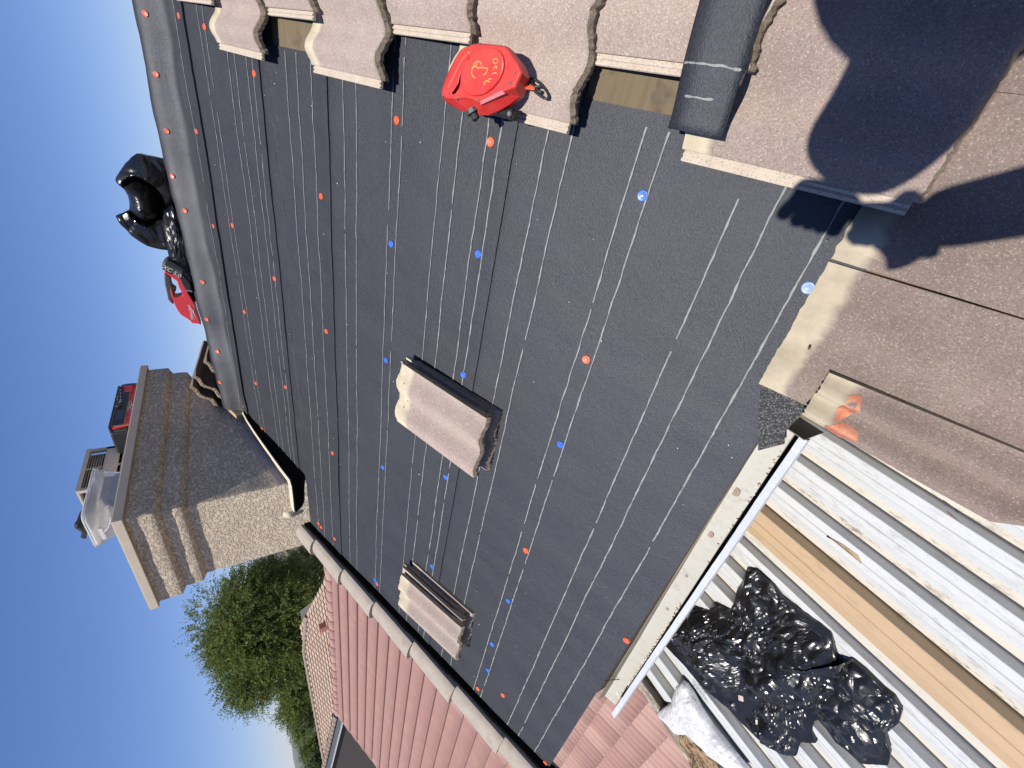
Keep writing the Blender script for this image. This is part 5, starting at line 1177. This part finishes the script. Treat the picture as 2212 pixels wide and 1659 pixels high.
# ------------------------------------------------------------------ trees
def tree(name, label, ctr, rx, rz, base, n_spray, seed, mat, droop=0.5, leaf=0.05, lobes=26, cat='tree', slen=0.5, keep=None, group=None, per=22):
    rnd = random.Random(seed); th = thing(name, label, cat, Matrix.Translation((ctr.x, ctr.y, base)), group); H0 = ctr.z - base
    tb = MB()
    lobs = []
    for k in range(lobes):
        while True:
            p = Vector((rnd.uniform(-1, 1), rnd.uniform(-1, 1), rnd.uniform(-0.9, 1)))
            if 0.35 < p.length < 0.88: break
        lobs.append((Vector((p.x * rx, p.y * rx, H0 + p.z * rz)), rnd.uniform(0.24, 0.46) * min(rx, rz) * 1.0))
    tr = max(0.05, rx * 0.07); tb.tube([(0, 0, 0), (0.05 * rx, 0, H0 * 0.4), (0, 0.05 * rx, H0 * 0.8), (0, 0, H0 + rz * 0.4)], [tr * 1.3, tr, tr * 0.7, tr * 0.3], 10)
    for (c, r) in lobs[::2]:
        a = Vector((0, 0, H0 * rnd.uniform(0.5, 0.95))); m_ = a.lerp(c, 0.5) + Vector((0, 0, -0.12 * rx)); tb.tube([a, m_, c], [tr * 0.45, tr * 0.28, tr * 0.10], 6)
    tb.obj('trunk', M['bark'], th, smoothed=True)
    vs = []; fs = []
    for k in range(n_spray):
        c, r = lobs[rnd.randrange(lobes)] if rnd.random() < 0.92 else (Vector((0, 0, H0)), min(rx, rz) * 0.75)
        d = Vector((rnd.gauss(0, 1), rnd.gauss(0, 1), rnd.gauss(0, 1))).normalized(); st_ = c + d * r * rnd.uniform(0.55, 1.0) ** 0.5
        if keep and not keep(st_): continue
        out = (st_ - Vector((0, 0, H0 * 0.9))); out.z *= 0.5; out.normalize(); dirn = (d * 0.6 + out * 0.6 + Vector((rnd.gauss(0, .3), rnd.gauss(0, .3), 0.25))).normalized()
        p = st_.copy(); L = slen * rnd.uniform(0.5, 1.2); steps = per // 2
        side = dirn.cross(Vector((rnd.gauss(0, 1), rnd.gauss(0, 1), rnd.gauss(0, 1)))).normalized()
        for s_ in range(steps):
            f = s_ / steps; dirn = (dirn + Vector((0, 0, -droop * 0.22 * (0.3 + f)))).normalized(); q = p + dirn * (L / steps)
            for sd in (1, -1):
                lf_ = leaf * rnd.uniform(0.6, 1.25) * (1 - 0.5 * f); tip = q + (side * sd * 0.8 + dirn * 0.55 + Vector((rnd.gauss(0, .3), rnd.gauss(0, .3), rnd.gauss(0, .3)))).normalized() * lf_
                wv = (tip - q).cross(Vector((rnd.gauss(0, 1), rnd.gauss(0, 1), rnd.gauss(0, 1)))).normalized() * lf_ * 0.26; mid_p = (q + tip) / 2
                b = len(vs); vs += [q, mid_p + wv, tip, mid_p - wv]; fs.append((b, b + 1, b + 2, b + 3))
            p = q
    o = part('crown', vs, fs, mat, th); return th
tc = azel(578, 1345, 40); 
tree('pepper_tree', 'big feathery green tree rising behind the chimney and the sandy roof', Vector((tc.x, tc.y, tc.z + 0.5)), 4.75, 3.75, -3.3, 10500, 3, M['leaf'], 0.55, 0.19, 46, slen=1.15, per=16)
tc = azel(650, 1500, 44); tree('pepper_tree', 'lower feathery tree at the left foot of the big tree, in front of the hills', Vector((tc.x, tc.y, tc.z - 0.2)), 2.6, 1.5, -3.3, 2800, 8, M['leaf'], 0.5, 0.17, 16, slen=0.9, per=14)
for k, (x, y, dd_, rx, rz, lb) in enumerate([(667, 1583, 60, 1.9, 1.25, 'small dark tree standing to the left of the distant grey roofed house'), (676, 1632, 56, 1.6, 0.9, 'small bright green tree at the lower end of the sandy roof ridge'), (680, 1668, 52, 1.2, 0.8, 'brownish shrub at the bottom edge against the hills'), (690, 1230, 52, 5.5, 3.3, 'dark tree filling the gap between the chimney and the pink roof')]):
    tc = azel(x, y, dd_); tree('small_tree', lb, tc, rx, rz, -3.3, 900 if k < 3 else 4500, 20 + k, M['leaf_dark'] if k != 1 else M['leaf'], 0.1, 0.20, 9 if k < 3 else 24, slen=0.6, per=12)

# ------------------------------------------------------------------ the photographer, standing beside the camera; only the shadow falls in the picture
person = thing('person', 'crouching person in hat and loose shirt whose shadow, arms raised, falls on the near tiles', 'person', RM)
def skin(name, pts, edges, radii, mat, par, sub=2, root=0):
    me = bpy.data.meshes.new(name); me.from_pydata([tuple(p) for p in pts], edges, []); me.materials.append(mat); o = link(name, me, par)
    sk = o.modifiers.new('skin', 'SKIN'); lay = me.skin_vertices[0] if len(me.skin_vertices) else None
    if lay is None:
        bm = bmesh.new(); bm.from_mesh(me); bm.verts.layers.skin.verify(); bm.to_mesh(me); bm.free(); lay = me.skin_vertices[0]
    for i, r in enumerate(radii): lay.data[i].radius = (r, r) if not hasattr(r, '__len__') else r; lay.data[i].use_root = (i == root)
    ss_ = o.modifiers.new('sub', 'SUBSURF'); ss_.levels = sub; ss_.render_levels = sub; sk.use_smooth_shade = True; return o
cloth = simple('work_shirt', (0.10, 0.11, 0.13), 0.9, 0.15, 6, 0.002, 40); skinm = simple('skin', (0.42, 0.26, 0.18), 0.55, 0.06, 9)
B = [(0.80, -0.20, 0.22), (0.70, -0.20, 0.50), (0.43, -0.22, 0.84), (0.315, -0.215, 1.07), (0.38, -0.06, 1.19), (0.385, 0.02, 1.30),
     (0.39, 0.04, 1.10), (0.205, 0.01, 1.17), (0.118, 0.035, 1.175), (0.036, 0.060, 1.16),
     (0.42, -0.36, 1.06), (0.19, -0.34, 1.16), (0.078, -0.200, 1.165), (0.012, -0.085, 1.165),
     (0.74, -0.02, 0.22), (0.50, 0.16, 0.30), (0.60, 0.06, 0.09), (0.50, 0.10, 0.06),
     (0.80, -0.38, 0.22), (0.62, -0.56, 0.32), (0.60, -0.48, 0.10), (0.48, -0.50, 0.06)]
E_ = [(0, 1), (1, 2), (2, 3), (3, 4), (4, 5), (3, 6), (6, 7), (7, 8), (8, 9), (3, 10), (10, 11), (11, 12), (12, 13), (0, 14), (14, 15), (15, 16), (16, 17), (0, 18), (18, 19), (19, 20), (20, 21)]
Rr = [0.15, 0.15, 0.20, 0.20, 0.06, 0.09, 0.108, 0.115, 0.108, 0.078, 0.075, 0.065, 0.058, 0.050, 0.105, 0.08, 0.055, 0.045, 0.105, 0.08, 0.055, 0.045]
skin('body', B, E_, Rr, cloth, person)
mb = MB(); 
for k in range(1): pass
rows = []
for r, z in ((0.0, 0.115), (0.05, 0.112), (0.085, 0.085), (0.095, 0.03), (0.10, 0.012), (0.19, 0.0), (0.205, -0.004), (0.19, -0.006), (0.09, 0.002)):
    rows.append([Vector((0.408 + (r + 1e-4) * cos(a) * 1.0, 0.045 + (r + 1e-4) * sin(a), 1.32 + z)) for a in [2 * pi * k / 32 for k in range(32)]])
vs, fs = loft(rows, True); part('hat', vs, [tuple(reversed(f)) for f in fs], simple('straw_hat', (0.45, 0.36, 0.2), 0.9, 0.2, 40), person, smoothed=True)
fp = [(0.335, -0.0, 1.235)]
mb = MB(); mb.box(0.290, 0.310, 0.012, 0.032, 1.235, 1.265, bev=0.006); mb.obj('nose', skinm, person)
for yy in (-0.035, 0.035):
    mb = MB(); mb.tube([(0.316, yy + 0.02, 1.27), (0.308, yy + 0.02, 1.27)], [0.010, 0.006], 10); mb.obj('eye', M['white_print'], person)
mb = MB(); mb.tube([(0.312, -0.005, 1.215), (0.306, 0.02, 1.213), (0.312, 0.045, 1.215)], 0.004, 6); mb.obj('mouth', simple('lips', (0.35, 0.12, 0.1), 0.5), person)
def hand(wr, palm, fingers, thumb, g=1.0):
    pts = [wr, palm]; ed = [(0, 1)]; rr = [0.045 * g, 0.040 * g]
    for F in fingers + [thumb]:
        b = len(pts); pts += F; ed += [(1, b)] + [(b + i, b + i + 1) for i in range(len(F) - 1)]; rr += [0.0165, 0.0160, 0.0150, 0.0140][:len(F)]
    return skin('hand', pts, ed, rr, skinm, person, 2, 1)
hand((0.040, 0.055, 1.16), (0.005, 0.060, 1.150), [[(-0.016, 0.018 + 0.021 * k, 1.150), (-0.030, 0.018 + 0.022 * k, 1.138), (-0.034, 0.018 + 0.022 * k, 1.122)] for k in range(4)], [(0.0, 0.10, 1.140), (-0.020, 0.113, 1.130), (-0.038, 0.112, 1.120)], 1.5)
hand((0.004, -0.080, 1.165), (-0.012, -0.055, 1.150), [[(-0.018, -0.085 + 0.021 * k, 1.150), (-0.028, -0.083 + 0.022 * k, 1.138), (-0.032, -0.081 + 0.022 * k, 1.122)] for k in range(4)], [(-0.005, -0.11, 1.140), (-0.020, -0.125, 1.130), (-0.032, -0.130, 1.120)], 1.5)
# the phone itself, lens just behind the camera point
PM = Matrix((RX, -RY, -RZ)).transposed().to_4x4(); PM.translation = CAM - RZ * 0.006
ph = thing('phone', 'dark phone held up in both hands over the roof, seen only as a shadow', 'phone', PM)
mb = MB(); mb.box(-0.015, 0.135, -0.060, 0.018, 0.001, 0.009, bev=0.003); mb.obj('phone_case', M['rubber'], ph)
mb = MB(); mb.box(-0.010, 0.130, -0.056, 0.014, 0.0092, 0.0098); mb.obj('screen', M['glass_dark'], ph)

# ------------------------------------------------------------------ air
hz = NT('haze_air'); hz.n.remove(hz.b); pv = hz.n.new('ShaderNodeVolumePrincipled'); pv.inputs['Color'].default_value = (0.78, 0.86, 1.0, 1); pv.inputs['Density'].default_value = 0.00005; pv.inputs['Anisotropy'].default_value = 0.2
hz.L(pv.outputs[0], hz.n['Material Output'].inputs['Volume'])
mb = MB(); mb.box(-4500, 4500, -4500, 4500, -4.6, 190); o = mb.obj('haze', hz.m, kind='stuff')
